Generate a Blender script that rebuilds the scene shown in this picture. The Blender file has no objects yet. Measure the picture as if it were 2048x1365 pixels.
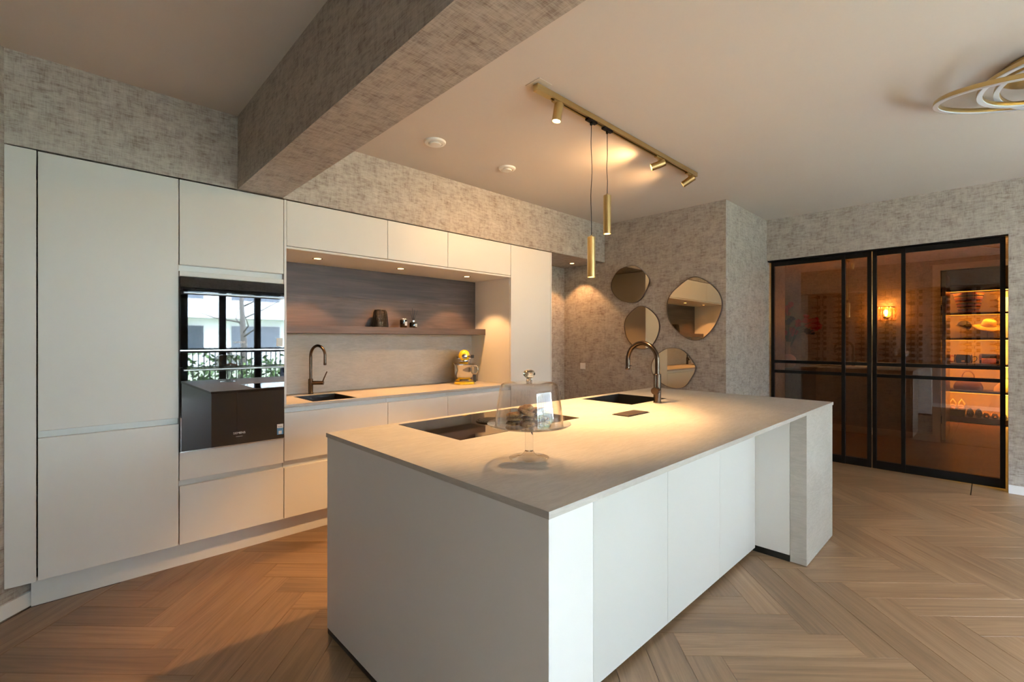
import bpy, bmesh, math, random
from mathutils import Vector, Matrix
random.seed(7)
S = bpy.context.scene
COL = S.collection
PI = math.pi

# ------------------------------------------------------------------ camera
CAM_H = 1.395
A = math.atan2(963, 928)
cd = bpy.data.cameras.new('camera'); cam = bpy.data.objects.new('camera', cd); COL.objects.link(cam)
cd.sensor_fit = 'HORIZONTAL'; cd.sensor_width = 36.0; cd.lens = 36.0 * 928 / 2048
cd.shift_y = -2.0 / 2048; cd.clip_start = 0.02; cd.clip_end = 200
cam.location = (0, 0, CAM_H); cam.rotation_euler = (PI / 2, 0, A - PI / 2)
S.camera = cam

# ------------------------------------------------------------------ world, daylight, exposure
SKY = 48.0
w = bpy.data.worlds.new('sky'); S.world = w; w.use_nodes = True
bgn = w.node_tree.nodes['Background']
bgn.inputs[0].default_value = (0.66, 0.795, 1.0, 1); bgn.inputs[1].default_value = SKY
S.view_settings.view_transform = 'Standard'; S.view_settings.look = 'None'
S.view_settings.gamma = 1; S.view_settings.exposure = 1.2; S.view_settings.use_curve_mapping = False
S.cycles.use_denoising = True
S.cycles.max_bounces = 10; S.cycles.diffuse_bounces = 5; S.cycles.glossy_bounces = 5
S.cycles.transmission_bounces = 10; S.cycles.transparent_max_bounces = 24
S.cycles.caustics_reflective = False; S.cycles.caustics_refractive = False
S.cycles.sample_clamp_indirect = 6.0

CEIL = 2.86
XW, XE, YS = -0.5, 6.2, -3.3          # west wall, glass-door wall, window wall
YF, YB = 3.43, 4.1                    # cabinet fronts, kitchen back wall
XM, YJ = 4.95, 1.93                   # mirror wall, jog wall
WARM = (1.0, 0.56, 0.23)

# one light portal per garden window bay (they only guide the sampling of the sky)
for n, (px, wd) in enumerate(((0.57, 1.8), (2.45, 1.8), (4.55, 2.2)), 1):
    nm = 'window_%d_offscreen' % n
    ld = bpy.data.lights.new(nm, 'AREA'); ld.shape = 'RECTANGLE'; ld.size = wd; ld.size_y = 2.3
    lo = bpy.data.objects.new(nm, ld); COL.objects.link(lo)
    lo.location = (px, YS - 0.12, 1.19); lo.rotation_euler = (PI / 2, 0, 0); ld.cycles.is_portal = True

# ------------------------------------------------------------------ material helpers
MATS = {}
class N:
    def __init__(s, name):
        s.m = bpy.data.materials.new(name); s.m.use_nodes = True; s.t = s.m.node_tree; s.t.nodes.clear()
        s.out = s.n('ShaderNodeOutputMaterial'); MATS[name] = s.m
    def n(s, typ, **kw):
        x = s.t.nodes.new(typ)
        for k, v in kw.items(): setattr(x, k, v)
        return x
    def l(s, a, b): s.t.links.new(a, b)
    def val(s, sock, v):
        if hasattr(v, 'is_linked') or isinstance(v, bpy.types.NodeSocket): s.l(v, sock)
        else: sock.default_value = v
    def math(s, op, a, b=0.0, c=None):
        x = s.n('ShaderNodeMath', operation=op); s.val(x.inputs[0], a); s.val(x.inputs[1], b)
        if c is not None: s.val(x.inputs[2], c)
        return x.outputs[0]
    def mapping(s, vec, scale=(1, 1, 1), rot=(0, 0, 0), loc=(0, 0, 0)):
        x = s.n('ShaderNodeMapping'); s.l(vec, x.inputs[0]); x.inputs[1].default_value = loc
        x.inputs[2].default_value = rot; x.inputs[3].default_value = scale; return x.outputs[0]
    def noise(s, vec, scale=1, detail=3, rough=0.5, dist=0.0):
        x = s.n('ShaderNodeTexNoise'); s.l(vec, x.inputs['Vector']); x.inputs['Scale'].default_value = scale
        x.inputs['Detail'].default_value = detail; x.inputs['Roughness'].default_value = rough
        x.inputs['Distortion'].default_value = dist; return x.outputs['Fac']
    def ramp(s, fac, stops):
        x = s.n('ShaderNodeValToRGB'); s.l(fac, x.inputs[0]); e = x.color_ramp.elements
        while len(e) < len(stops): e.new(0.5)
        for i, (p, c) in enumerate(stops):
            e[i].position = p; e[i].color = (*c, 1) if len(c) == 3 else c
        return x.outputs[0]
    def mix(s, fac, a, b, blend='MIX'):
        x = s.n('ShaderNodeMix', data_type='RGBA', blend_type=blend)
        s.val(x.inputs[0], fac)
        for sock, v in ((x.inputs[6], a), (x.inputs[7], b)):
            s.val(sock, (*v, 1) if isinstance(v, tuple) and len(v) == 3 else v)
        return x.outputs[2]
    def bump(s, h, strength=0.2, dist=0.002):
        x = s.n('ShaderNodeBump'); s.l(h, x.inputs['Height']); x.inputs['Strength'].default_value = strength
        x.inputs['Distance'].default_value = dist; return x.outputs[0]
    def bsdf(s, color=(0.8, 0.8, 0.8), rough=0.5, metal=0.0, normal=None, **kw):
        b = s.n('ShaderNodeBsdfPrincipled')
        s.val(b.inputs['Base Color'], (*color, 1) if isinstance(color, tuple) else color)
        s.val(b.inputs['Roughness'], rough); b.inputs['Metallic'].default_value = metal
        for k, v in kw.items():
            key = 'Specular IOR Level' if k == 'specular_ior_level' else k.replace('_', ' ').title().replace('Ior', 'IOR')
            s.val(b.inputs[key], v)
        if normal is not None: s.l(normal, b.inputs['Normal'])
        s.l(b.outputs[0], s.out.inputs[0]); return b
    def uv(s): return s.n('ShaderNodeTexCoord').outputs['UV']
    def ob(s): return s.n('ShaderNodeTexCoord').outputs['Object']

def simple(name, color, rough=0.5, metal=0.0, **kw):
    s = N(name)
    t = s.noise(s.ob(), 60, 2)
    r = s.math('ADD', s.math('MULTIPLY', t, 0.08), rough - 0.04)
    s.bsdf(color, r, metal, **kw); return s.m

def emit(name, color, strength):
    s = N(name); e = s.n('ShaderNodeEmission'); e.inputs[0].default_value = (*color, 1); e.inputs[1].default_value = strength
    s.l(e.outputs[0], s.out.inputs[0]); return s.m

def wallpaper(name, light, dark, seed=0.0):
    s = N(name); uv = s.mapping(s.uv(), loc=(seed, seed * 0.7, 0))
    blotch = s.noise(s.mapping(uv, (1, 1.5, 1)), 7.0, 4, 0.6)
    fine = s.noise(uv, 38, 3, 0.6)
    hor = s.noise(s.mapping(uv, (0.10, 1, 1)), 210, 2, 0.6)
    ver = s.noise(s.mapping(uv, (1, 0.10, 1)), 190, 2, 0.6)
    hb = s.noise(s.mapping(uv, (0.35, 1.4, 1)), 34, 3, 0.6)
    vb = s.noise(s.mapping(uv, (1.4, 0.25, 1)), 24, 3, 0.6)
    f = s.math('MULTIPLY', blotch, 0.9)
    f = s.math('MULTIPLY_ADD', hb, 0.9, f)
    f = s.math('MULTIPLY_ADD', vb, 0.6, f)
    f = s.math('MULTIPLY_ADD', hor, 1.0, f)
    f = s.math('MULTIPLY_ADD', ver, 0.7, f)
    f = s.math('MULTIPLY_ADD', fine, 0.25, f)
    mid = tuple((a * 0.62 + b * 0.38) for a, b in zip(light, dark))
    c = s.ramp(s.math('MULTIPLY', f, 1 / 4.35), [(0.39, light), (0.50, mid), (0.60, dark)])
    h = s.math('ADD', hor, ver)
    s.bsdf(c, 0.55, 0.2, s.bump(h, 0.35, 0.001))
    return s.m
wallpaper('wallpaper', (0.54, 0.485, 0.415), (0.21, 0.162, 0.126))

s = N('ceiling_paint')
s.bsdf(s.mix(s.noise(s.uv(), 2.2, 2), (0.63, 0.555, 0.48), (0.66, 0.585, 0.51)), 0.85)
s = N('cabinet_lacquer')
t = s.noise(s.mapping(s.uv(), (1, 1, 1)), 900, 2)
s.bsdf((0.77, 0.765, 0.74), 0.37, 0, s.bump(t, 0.03, 0.0005))
simple('carcass', (0.42, 0.41, 0.38), 0.5)
simple('grip_metal', (0.74, 0.75, 0.74), 0.42, 0.1)
simple('white_trim', (0.78, 0.77, 0.74), 0.45)
simple('white_plastic', (0.80, 0.79, 0.76), 0.35)
simple('black_plinth', (0.012, 0.011, 0.010), 0.45)
simple('black_matt', (0.007, 0.0065, 0.006), 0.5, 0, specular_ior_level=0.25)
simple('frame_black', (0.006, 0.0045, 0.0035), 0.5, 0, specular_ior_level=0.12)
simple('sink_black', (0.008, 0.0075, 0.007), 0.5, 0, specular_ior_level=0.3)
s = N('brass'); t = s.noise(s.mapping(s.ob(), (1, 1, 40)), 40, 2)
s.bsdf(s.mix(t, (0.52, 0.37, 0.15), (0.60, 0.44, 0.19)), 0.34, 1.0)
s = N('gunmetal'); t = s.noise(s.mapping(s.ob(), (1, 1, 30)), 60, 2)
s.bsdf(s.mix(t, (0.085, 0.060, 0.043), (0.12, 0.088, 0.064)), 0.25, 1.0)
simple('chrome', (0.80, 0.79, 0.77), 0.08, 1.0)
simple('steel', (0.62, 0.61, 0.59), 0.16, 1.0)
simple('mixer_yellow', (0.92, 0.60, 0.02), 0.18, 0, coat_weight=0.6)
simple('handle_steel', (0.26, 0.26, 0.26), 0.3, 1.0)
simple('rubber', (0.02, 0.02, 0.02), 0.6)

def stone(name, c1, c2, c3, rough, bump=0.35):
    s = N(name); uv = s.uv()
    wv = s.noise(s.mapping(uv, (1, 1.6, 1), (0, 0, 0.5)), 2.6, 4, 0.6, 1.0)
    fib = s.noise(s.mapping(uv, (0.22, 1.5, 1), (0, 0, 0.55)), 95, 3, 0.6, 0.6)
    rip = s.noise(s.mapping(uv, (0.26, 1.2, 1), (0, 0, 0.62)), 24, 5, 0.66, 2.2)
    c = s.ramp(wv, [(0.3, c1), (0.55, c2), (0.75, c3)])
    m = s.ramp(rip, [(0.40, (0, 0, 0)), (0.62, (1, 1, 1))])
    c = s.mix(s.math('MULTIPLY', m, 0.30), c, tuple(min(1, x * 1.28) for x in c3))
    c = s.mix(s.math('MULTIPLY', fib, 0.35), c, tuple(x * 0.74 for x in c1))
    h = s.math('MULTIPLY_ADD', rip, 0.8, s.math('MULTIPLY', fib, 0.35))
    r = s.math('MULTIPLY_ADD', fib, 0.16, rough - 0.08)
    s.bsdf(c, r, 0, s.bump(h, bump, 0.003))
    return s.m

stone('beige_stone', (0.43, 0.40, 0.355), (0.48, 0.45, 0.40), (0.53, 0.50, 0.45), 0.40, 0.8)

def wood(name, c1, c2, c3, coord='ob', axis_scale=(0.5, 9, 9), rough=0.45, rand=0.25, bump=0.12):
    s = N(name); v = s.ob() if coord == 'ob' else s.uv()
    oi = s.n('ShaderNodeObjectInfo')
    off = s.n('ShaderNodeVectorMath', operation='ADD')
    s.l(v, off.inputs[0]); cmb = s.n('ShaderNodeCombineXYZ')
    s.l(s.math('MULTIPLY', oi.outputs['Random'], 37.0), cmb.inputs[0]); s.l(s.math('MULTIPLY', oi.outputs['Random'], 91.0), cmb.inputs[1])
    s.l(cmb.outputs[0], off.inputs[1]); v = off.outputs[0]
    g = s.noise(s.mapping(v, axis_scale), 2.2, 5, 0.62, 1.4)
    f = s.noise(s.mapping(v, (axis_scale[0] * 2, axis_scale[1] * 9, axis_scale[2] * 9)), 3.0, 3, 0.6)
    k = s.noise(s.mapping(v, (axis_scale[0] * 2, axis_scale[1] * 0.4, axis_scale[2] * 0.4)), 2.0, 2, 0.5)
    fac = s.math('MULTIPLY_ADD', f, 0.30, s.math('MULTIPLY', g, 0.90))
    c = s.ramp(s.math('MULTIPLY', fac, 0.84), [(0.33, c1), (0.5, c2), (0.66, c3)])
    c = s.mix(s.math('MULTIPLY', k, 0.35), c, c1)
    if rand:
        b = s.math('MULTIPLY_ADD', oi.outputs['Random'], rand, 1 - rand * 0.5)
        hsv = s.n('ShaderNodeHueSaturation'); s.l(c, hsv.inputs['Color']); s.l(b, hsv.inputs['Value']); c = hsv.outputs[0]
    s.bsdf(c, rough, 0, s.bump(f, bump, 0.0008))
    return s.m
wood('oak_plank', (0.145, 0.080, 0.038), (0.22, 0.130, 0.066), (0.29, 0.180, 0.098), rough=0.40, rand=0.34)
wood('walnut_panel', (0.040, 0.026, 0.018), (0.076, 0.050, 0.036), (0.115, 0.078, 0.057), coord='uv', axis_scale=(0.45, 7, 7), rough=0.5, rand=0)
wood('dark_shelf', (0.04, 0.025, 0.016), (0.07, 0.045, 0.03), (0.10, 0.065, 0.04), rough=0.5, rand=0)
simple('floor_base', (0.03, 0.018, 0.010), 0.7)
simple('closet_paint', (0.55, 0.46, 0.33), 0.7)

s = N('oven_glass'); s.bsdf((0.006, 0.006, 0.007), 0.015, 0, ior=1.9)
s = N('hob_glass'); s.bsdf((0.008, 0.007, 0.007), 0.03, 0, ior=1.5)
s = N('bronze_mirror'); s.bsdf((0.50, 0.41, 0.29), 0.012, 1.0)
simple('mirror_rim', (0.16, 0.12, 0.10), 0.3, 0.8)

def sheet_glass(name, tint, ior=1.5, boost=1.0, rough=0.0):
    s = N(name)
    tr = s.n('ShaderNodeBsdfTransparent'); tr.inputs[0].default_value = (*tint, 1)
    gl = s.n('ShaderNodeBsdfGlossy'); gl.inputs['Roughness'].default_value = rough
    ge = s.n('ShaderNodeNewGeometry'); dt = s.n('ShaderNodeVectorMath', operation='DOT_PRODUCT')
    s.l(ge.outputs['Normal'], dt.inputs[0]); s.l(ge.outputs['Incoming'], dt.inputs[1])
    r0 = ((ior - 1) / (ior + 1)) ** 2 * boost
    pw = s.math('POWER', s.math('SUBTRACT', 1.0, s.math('ABSOLUTE', dt.outputs['Value'])), 5.0)
    mx = s.n('ShaderNodeMixShader'); s.l(s.math('MULTIPLY_ADD', pw, 1 - r0, r0), mx.inputs[0])
    s.l(tr.outputs[0], mx.inputs[1]); s.l(gl.outputs[0], mx.inputs[2]); s.l(mx.outputs[0], s.out.inputs[0])
    return s.m
sheet_glass('bronze_glass', (0.64, 0.46, 0.31), 1.7, 1.6)
sheet_glass('window_glass', (0.97, 0.985, 0.98), 1.45)
sheet_glass('dome_glass', (0.95, 0.945, 0.94), 1.5, 1.9)
s = N('solid_glass'); g = s.n('ShaderNodeBsdfGlass'); g.inputs['IOR'].default_value = 1.45; g.inputs['Roughness'].default_value = 0.0
g.inputs[0].default_value = (0.97, 0.98, 0.98, 1); s.l(g.outputs[0], s.out.inputs[0])
s = N('cookie'); t = s.noise(s.ob(), 60, 4, 0.7)
s.bsdf(s.ramp(t, [(0.34, (0.10, 0.04, 0.013)), (0.46, (0.34, 0.18, 0.06)), (0.68, (0.55, 0.33, 0.13))]), 0.8, 0, s.bump(t, 0.9, 0.006))
emit('lamp_glow', (1.0, 0.78, 0.45), 22.0)
emit('downlight_glow', (1.0, 0.62, 0.22), 9.0)
emit('bulb_glow', (1.0, 0.72, 0.30), 60.0)
emit('led_yellow', (1.0, 0.58, 0.09), 4.0)
emit('led_amber', (1.0, 0.50, 0.15), 10.0)

# ------------------------------------------------------------------ mesh helpers
def uvbox(me, off=(0, 0, 0)):
    uv = me.uv_layers.new(name='UVMap')
    for p in me.polygons:
        n = p.normal; a = max(range(3), key=lambda i: abs(n[i]))
        for li in p.loop_indices:
            c = me.vertices[me.loops[li].vertex_index].co
            x, y, z = c[0] + off[0], c[1] + off[1], c[2] + off[2]
            uv.data[li].uv = ((y, z) if a == 0 else (x, z) if a == 1 else (x, y))

def B(bm, x0, x1, y0, y1, z0, z1, bev=0.0, seg=1):
    vs = [bm.verts.new(v) for v in ((x0, y0, z0), (x1, y0, z0), (x1, y1, z0), (x0, y1, z0), (x0, y0, z1), (x1, y0, z1), (x1, y1, z1), (x0, y1, z1))]
    fs = [bm.faces.new([vs[i] for i in q]) for q in ((3, 2, 1, 0), (4, 5, 6, 7), (0, 1, 5, 4), (1, 2, 6, 5), (2, 3, 7, 6), (3, 0, 4, 7))]
    if bev:
        es = list({e for f in fs for e in f.edges})
        bmesh.ops.bevel(bm, geom=es, offset=bev, segments=seg, affect='EDGES', profile=0.5)

def lathe(bm, prof, c=(0, 0, 0), seg=32, axis='z', mat=0):
    rings = []
    for r, h in prof:
        if r < 1e-6:
            p = (0, 0, h); rings.append([p])
        else:
            rings.append([(r * math.cos(2 * PI * k / seg), r * math.sin(2 * PI * k / seg), h) for k in range(seg)])
    R = []
    for ring in rings:
        row = []
        for x, y, z in ring:
            if axis == 'x': x, y, z = z, x, y
            elif axis == 'y': x, y, z = x, z, -y
            row.append(bm.verts.new((x + c[0], y + c[1], z + c[2])))
        R.append(row)
    for a, b in zip(R, R[1:]):
        for k in range(seg):
            k2 = (k + 1) % seg
            if len(a) == 1 and len(b) == 1: continue
            if len(a) == 1: f = bm.faces.new((a[0], b[k2], b[k]))
            elif len(b) == 1: f = bm.faces.new((a[k], a[k2], b[0]))
            else: f = bm.faces.new((a[k], a[k2], b[k2], b[k]))
            f.material_index = mat

def tube(bm, pts, r, seg=12, closed=False, caps=True):
    pts = [Vector(p) for p in pts]; n = len(pts)
    rr = r if isinstance(r, (list, tuple)) else [r] * n
    up = None; rows = []
    for i, p in enumerate(pts):
        a = pts[(i - 1) % n] if closed or i else p
        b = pts[(i + 1) % n] if closed or i < n - 1 else p
        d = (b - a).normalized()
        if up is None:
            up = d.orthogonal().normalized()
        up = (up - d * up.dot(d))
        up = up.normalized() if up.length > 1e-6 else d.orthogonal().normalized()
        sd = d.cross(up)
        rows.append([bm.verts.new(p + (up * math.cos(2 * PI * k / seg) + sd * math.sin(2 * PI * k / seg)) * rr[i]) for k in range(seg)])
    for i in range(n if closed else n - 1):
        a, b = rows[i], rows[(i + 1) % n]
        for k in range(seg):
            k2 = (k + 1) % seg; bm.faces.new((a[k], a[k2], b[k2], b[k]))
    if caps and not closed:
        bm.faces.new(list(reversed(rows[0]))); bm.faces.new(rows[-1])

def curvy(pts, k=5):
    P = [Vector(p) for p in pts]; out = []
    for i in range(len(P) - 1):
        a, b, c, d = P[max(i - 1, 0)], P[i], P[i + 1], P[min(i + 2, len(P) - 1)]
        for j in range(k):
            t_ = j / k
            out.append(0.5 * ((2 * b) + (c - a) * t_ + (2 * a - 5 * b + 4 * c - d) * t_ ** 2 + (3 * b - a - 3 * c + d) * t_ ** 3))
    return out + [P[-1]]

def prism(bm, poly, z0, z1, frame=None):
    """poly: list of 2-D points; frame maps (a, b, h) to a 3-D point"""
    fr = frame or (lambda a, b, h: (a, b, h))
    lo = [bm.verts.new(fr(a, b, z0)) for a, b in poly]; hi = [bm.verts.new(fr(a, b, z1)) for a, b in poly]
    bm.faces.new(list(reversed(lo))); bm.faces.new(hi); n = len(poly)
    for i in range(n): bm.faces.new((lo[i], lo[(i + 1) % n], hi[(i + 1) % n], hi[i]))

def slab(bm, x0, x1, y0, y1, z0, z1, holes=()):
    xs = sorted({x0, x1, *[h[0] for h in holes], *[h[1] for h in holes]})
    ys = sorted({y0, y1, *[h[2] for h in holes], *[h[3] for h in holes]})
    V = {}
    def v(i, j, t):
        if (i, j, t) not in V: V[(i, j, t)] = bm.verts.new((xs[i], ys[j], z1 if t else z0))
        return V[(i, j, t)]
    def solid(i, j):
        if i < 0 or j < 0 or i >= len(xs) - 1 or j >= len(ys) - 1: return False
        cx, cy = (xs[i] + xs[i + 1]) / 2, (ys[j] + ys[j + 1]) / 2
        return not any(h[0] < cx < h[1] and h[2] < cy < h[3] for h in holes)
    for i in range(len(xs) - 1):
        for j in range(len(ys) - 1):
            if not solid(i, j): continue
            bm.faces.new((v(i, j, 1), v(i + 1, j, 1), v(i + 1, j + 1, 1), v(i, j + 1, 1)))
            bm.faces.new((v(i, j + 1, 0), v(i + 1, j + 1, 0), v(i + 1, j, 0), v(i, j, 0)))
            if not solid(i, j - 1): bm.faces.new((v(i, j, 0), v(i + 1, j, 0), v(i + 1, j, 1), v(i, j, 1)))
            if not solid(i, j + 1): bm.faces.new((v(i + 1, j + 1, 0), v(i, j + 1, 0), v(i, j + 1, 1), v(i + 1, j + 1, 1)))
            if not solid(i - 1, j): bm.faces.new((v(i, j + 1, 0), v(i, j, 0), v(i, j, 1), v(i, j + 1, 1)))
            if not solid(i + 1, j): bm.faces.new((v(i + 1, j, 0), v(i + 1, j + 1, 0), v(i + 1, j + 1, 1), v(i + 1, j, 1)))

def obj(name, bm, mat, parent=None, smooth=False, local=False, kind=None, uv=True, angle=None):
    """bm in world coordinates unless local; becomes ONE mesh object, child of parent"""
    off = parent['_w'] if (parent is not None and not local) else (0, 0, 0)
    off = Vector(off)
    if parent is not None and not local:
        bmesh.ops.translate(bm, verts=bm.verts, vec=-off)
    bmesh.ops.recalc_face_normals(bm, faces=bm.faces)
    me = bpy.data.meshes.new(name); bm.to_mesh(me); bm.free()
    for m in (mat if isinstance(mat, (list, tuple)) else [mat]): me.materials.append(MATS[m])
    if uv: uvbox(me, off)
    if smooth:
        me.shade_smooth()
        if angle: me.set_sharp_from_angle(angle=math.radians(angle))
    o = bpy.data.objects.new(name, me); COL.objects.link(o)
    o['_w'] = tuple(off)
    if parent is not None: o.parent = parent
    if kind: o['kind'] = kind
    return o

def tag(o, label, cat, group=None):
    o['label'] = label; o['category'] = cat
    if group: o['group'] = group
    return o

def thing(name, label, cat, loc=(0, 0, 0), rotz=0.0, group=None):
    o = bpy.data.objects.new(name, None); COL.objects.link(o); o.empty_display_size = 0.05
    o.location = loc; o.rotation_euler = (0, 0, rotz); o['_w'] = tuple(loc)
    return tag(o, label, cat, group)

def nb(): return bmesh.new()
def box(name, dims, mat, parent=None, bev=0.0, seg=1, **kw):
    bm = nb(); B(bm, *dims, bev=bev, seg=seg); return obj(name, bm, mat, parent, **kw)

def copy_tree(o, parent=None):
    c = o.copy(); COL.objects.link(c)
    if parent is not None: c.parent = parent
    for ch in [x for x in o.children]: copy_tree(ch, c)
    return c

def text_mesh(name, body, size, mat, parent, loc, rot, extrude=0.0004):
    cu = bpy.data.curves.new(name, 'FONT'); cu.body = body; cu.size = size; cu.align_x = 'CENTER'; cu.align_y = 'CENTER'; cu.extrude = extrude
    tmp = bpy.data.objects.new(name + '_tmp', cu); COL.objects.link(tmp)
    me = bpy.data.meshes.new_from_object(tmp.evaluated_get(bpy.context.evaluated_depsgraph_get()))
    bpy.data.objects.remove(tmp); me.name = name; me.materials.clear(); me.materials.append(MATS[mat])
    o = bpy.data.objects.new(name, me); COL.objects.link(o)
    o.location = Vector(loc) - Vector(parent['_w']); o.rotation_euler = rot; o.parent = parent
    return o

def spotlight(name, loc, target, power, angle, blend=0.4, color=WARM, radius=0.02, parent=None):
    radius *= 1.6
    d = bpy.data.lights.new(name, 'SPOT'); d.energy = power; d.color = color; d.spot_size = math.radians(angle)
    d.spot_blend = blend; d.shadow_soft_size = radius
    o = bpy.data.objects.new(name, d); COL.objects.link(o); o.location = loc
    o.rotation_euler = (Vector(target) - Vector(loc)).to_track_quat('-Z', 'Y').to_euler()
    if parent is not None:
        o.location = Vector(loc) - Vector(parent['_w']); o.parent = parent
    return o
def pointlight(name, loc, power, color=WARM, radius=0.03, parent=None):
    d = bpy.data.lights.new(name, 'POINT'); d.energy = power; d.color = color; d.shadow_soft_size = radius
    o = bpy.data.objects.new(name, d); COL.objects.link(o); o.location = loc
    if parent is not None:
        o.location = Vector(loc) - Vector(parent['_w']); o.parent = parent
    return o
def struct(name, bm, mat, parent=None): return obj(name, bm, mat, parent, kind='structure')
def sbox(name, dims, mat): return box(name, dims, mat, kind='structure')

# ------------------------------------------------------------------ the room shell
HX, HY0, HY1 = 8.58, -1.2, 3.3         # hall behind the glass doors: back wall, ends
CX = 11.35                             # closet back wall
DG = 3.655                             # diagonal wall: y = x + DG
bm = nb(); prism(bm, [(XW - 0.2, YS - 0.2), (CX + 0.1, YS - 0.2), (CX + 0.1, YB + 0.1), (XW - 0.2, YB + 0.1)], -0.10, -0.016)
floor = struct('floor', bm, 'floor_base')

# herringbone planks: every plank in view is an object, the others are one joined part
PW, PL = 0.16, 0.80
U0, V0 = (3.62 + 0.43) / 2 ** 0.5, (0.43 - 3.62) / 2 ** 0.5 - PW - 0.07
r2 = 2 ** 0.5
def uv2xy(u, v): return ((u - v) / r2, (u + v) / r2)
def clip(poly, a, b, c):
    """keep a*x + b*y <= c"""
    out = []
    for i, p in enumerate(poly):
        q = poly[(i + 1) % len(poly)]
        dp, dq = a * p[0] + b * p[1] - c, a * q[0] + b * q[1] - c
        if dp <= 0: out.append(p)
        if dp * dq < 0:
            t = dp / (dp - dq); out.append((p[0] + t * (q[0] - p[0]), p[1] + t * (q[1] - p[1])))
    return out
def area(p): return abs(sum(p[i][0] * p[(i + 1) % len(p)][1] - p[(i + 1) % len(p)][0] * p[i][1] for i in range(len(p)))) / 2
BORDER = 5.86
G = 0.0006
def plank_mesh(poly, ang, cx, cy):
    ca, sa = math.cos(-ang), math.sin(-ang)
    loc = [((x - cx) * ca - (y - cy) * sa, (x - cx) * sa + (y - cy) * ca) for x, y in poly]
    b = nb(); prism(b, loc, -0.014, 0)
    top = [e for e in b.edges if all(abs(v.co.z) < 1e-6 for v in e.verts)]
    bmesh.ops.bevel(b, geom=top, offset=0.0007, segments=1, affect='EDGES')
    bmesh.ops.recalc_face_normals(b, faces=b.faces)
    me = bpy.data.meshes.new('floor_plank'); b.to_mesh(me); b.free(); me.materials.append(MATS['oak_plank']); return me
shared = {}
rest = nb(); count = 0
def put_plank(poly, ang, whole):
    global count
    cx = sum(p[0] for p in poly) / len(poly); cy = sum(p[1] for p in poly) / len(poly)
    if all(0.92 < p[0] < 3.92 and 1.13 < p[1] < 2.18 for p in poly): return          # under the island
    if whole:
        if ang not in shared: shared[ang] = plank_mesh(poly, ang, cx, cy)
        me = shared[ang]
    else: me = plank_mesh(poly, ang, cx, cy)
    o = bpy.data.objects.new('floor_plank', me); COL.objects.link(o); o.parent = floor
    o.location = (cx, cy, 0); o.rotation_euler = (0, 0, ang); count += 1
def in_view(x, y):
    dx, dy = x, y
    wd = dx * math.cos(A) + dy * math.sin(A); rt = dx * math.sin(A) - dy * math.cos(A)
    return wd > 1.45 and abs(rt) < wd * 1.12 + 0.55
for m in range(-9, 10):
    for k in range(-45, 45):
        for typ in (0, 1):
            if typ == 0: u, v, du, dv = k + 5 * m, k - 5 * m, 5, 1
            else: u, v, du, dv = k + 5 * m, k + 1 - 5 * m, 1, 5
            u, v, du, dv = U0 + u * PW, V0 + v * PW, du * PW, dv * PW
            full = [uv2xy(a, b) for a, b in ((u + G, v + G), (u + du - G, v + G), (u + du - G, v + dv - G), (u + G, v + dv - G))]
            ang = PI / 4 if typ == 0 else 3 * PI / 4
            for region in (0, 1):
                if region == 0: lim = ((1, 0, BORDER - G), (-1, 0, -XW), (0, 1, 3.49), (0, -1, -YS), (-1, 1, 3.252))
                else: lim = ((1, 0, HX), (-1, 0, -6.36), (0, 1, HY1), (0, -1, -HY0))
                poly = full
                for a, b, c in lim:
                    poly = clip(poly, a, b, c)
                    if len(poly) < 3: break
                if len(poly) < 3 or area(poly) < 0.0006: continue
                cx = sum(p[0] for p in poly) / len(poly); cy = sum(p[1] for p in poly) / len(poly)
                if region == 0 and in_view(cx, cy):
                    put_plank(poly, ang, abs(area(poly) - area(full)) < 1e-6)
                else: prism(rest, poly, -0.014, 0)
# borders: strip along the diagonal wall, strip along the glass doors, closet floor
for poly, ang in ([[(-0.5, 2.756), (0.225, 3.481), (-0.128, 3.481), (-0.5, 3.109)], PI / 4],
                  [[(BORDER + G, 0.147), (6.36, 0.147), (6.36, 1.35), (BORDER + G, 1.35)], PI / 2],
                  [[(BORDER + G, 1.352), (6.36, 1.352), (6.36, 1.93), (BORDER + G, 1.93)], PI / 2],
                  [[(BORDER + G, -1.3), (6.36, -1.3), (6.36, 0.140), (BORDER + G, 0.140)], PI / 2]):
    put_plank(poly, ang, False)
prism(rest, [(BORDER, YS), (6.2, YS), (6.2, -1.302), (BORDER, -1.302)], -0.014, 0)
prism(rest, [(HX + 0.02, -1.2), (CX, -1.2), (CX, 0.40), (HX + 0.02, 0.40)], -0.014, 0)
prism(rest, [(HX + 0.02, 0.403), (CX, 0.403), (CX, 1.6), (HX + 0.02, 1.6)], -0.014, 0)
ro = obj('floor_planks', rest, 'oak_plank', floor, kind='stuff')

bm = nb(); prism(bm, [(XW - 0.1, YS - 0.1), (CX + 0.1, YS - 0.1), (CX + 0.1, YB + 0.1), (XW - 0.1, YB + 0.1)], CEIL, CEIL + 0.12)
struct('ceiling', bm, 'ceiling_paint')
sbox('wall_kitchen', (-0.6, XM + 0.1, YB, YB + 0.1, -0.05, CEIL), 'wallpaper')
sbox('wall_soffit', (-0.225, XM, YF + 0.006, YB, 2.383, CEIL), 'wallpaper')
sbox('wall_mirrors', (XM, XM + 0.12, YJ, YB, -0.05, CEIL), 'wallpaper')
sbox('wall_recess', (XM + 0.12, XE + 0.10, YJ, YJ + 0.12, -0.05, CEIL), 'wallpaper')
bm = nb()
DY0, DY1, DZ = -0.095, YJ, 2.365                 # glass-door opening
B(bm, XE, XE + 0.16, DY0, DY1, DZ, CEIL); B(bm, XE, XE + 0.16, YS, DY0, -0.05, CEIL)
struct('wall_glass_doors', bm, 'wallpaper')
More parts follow.
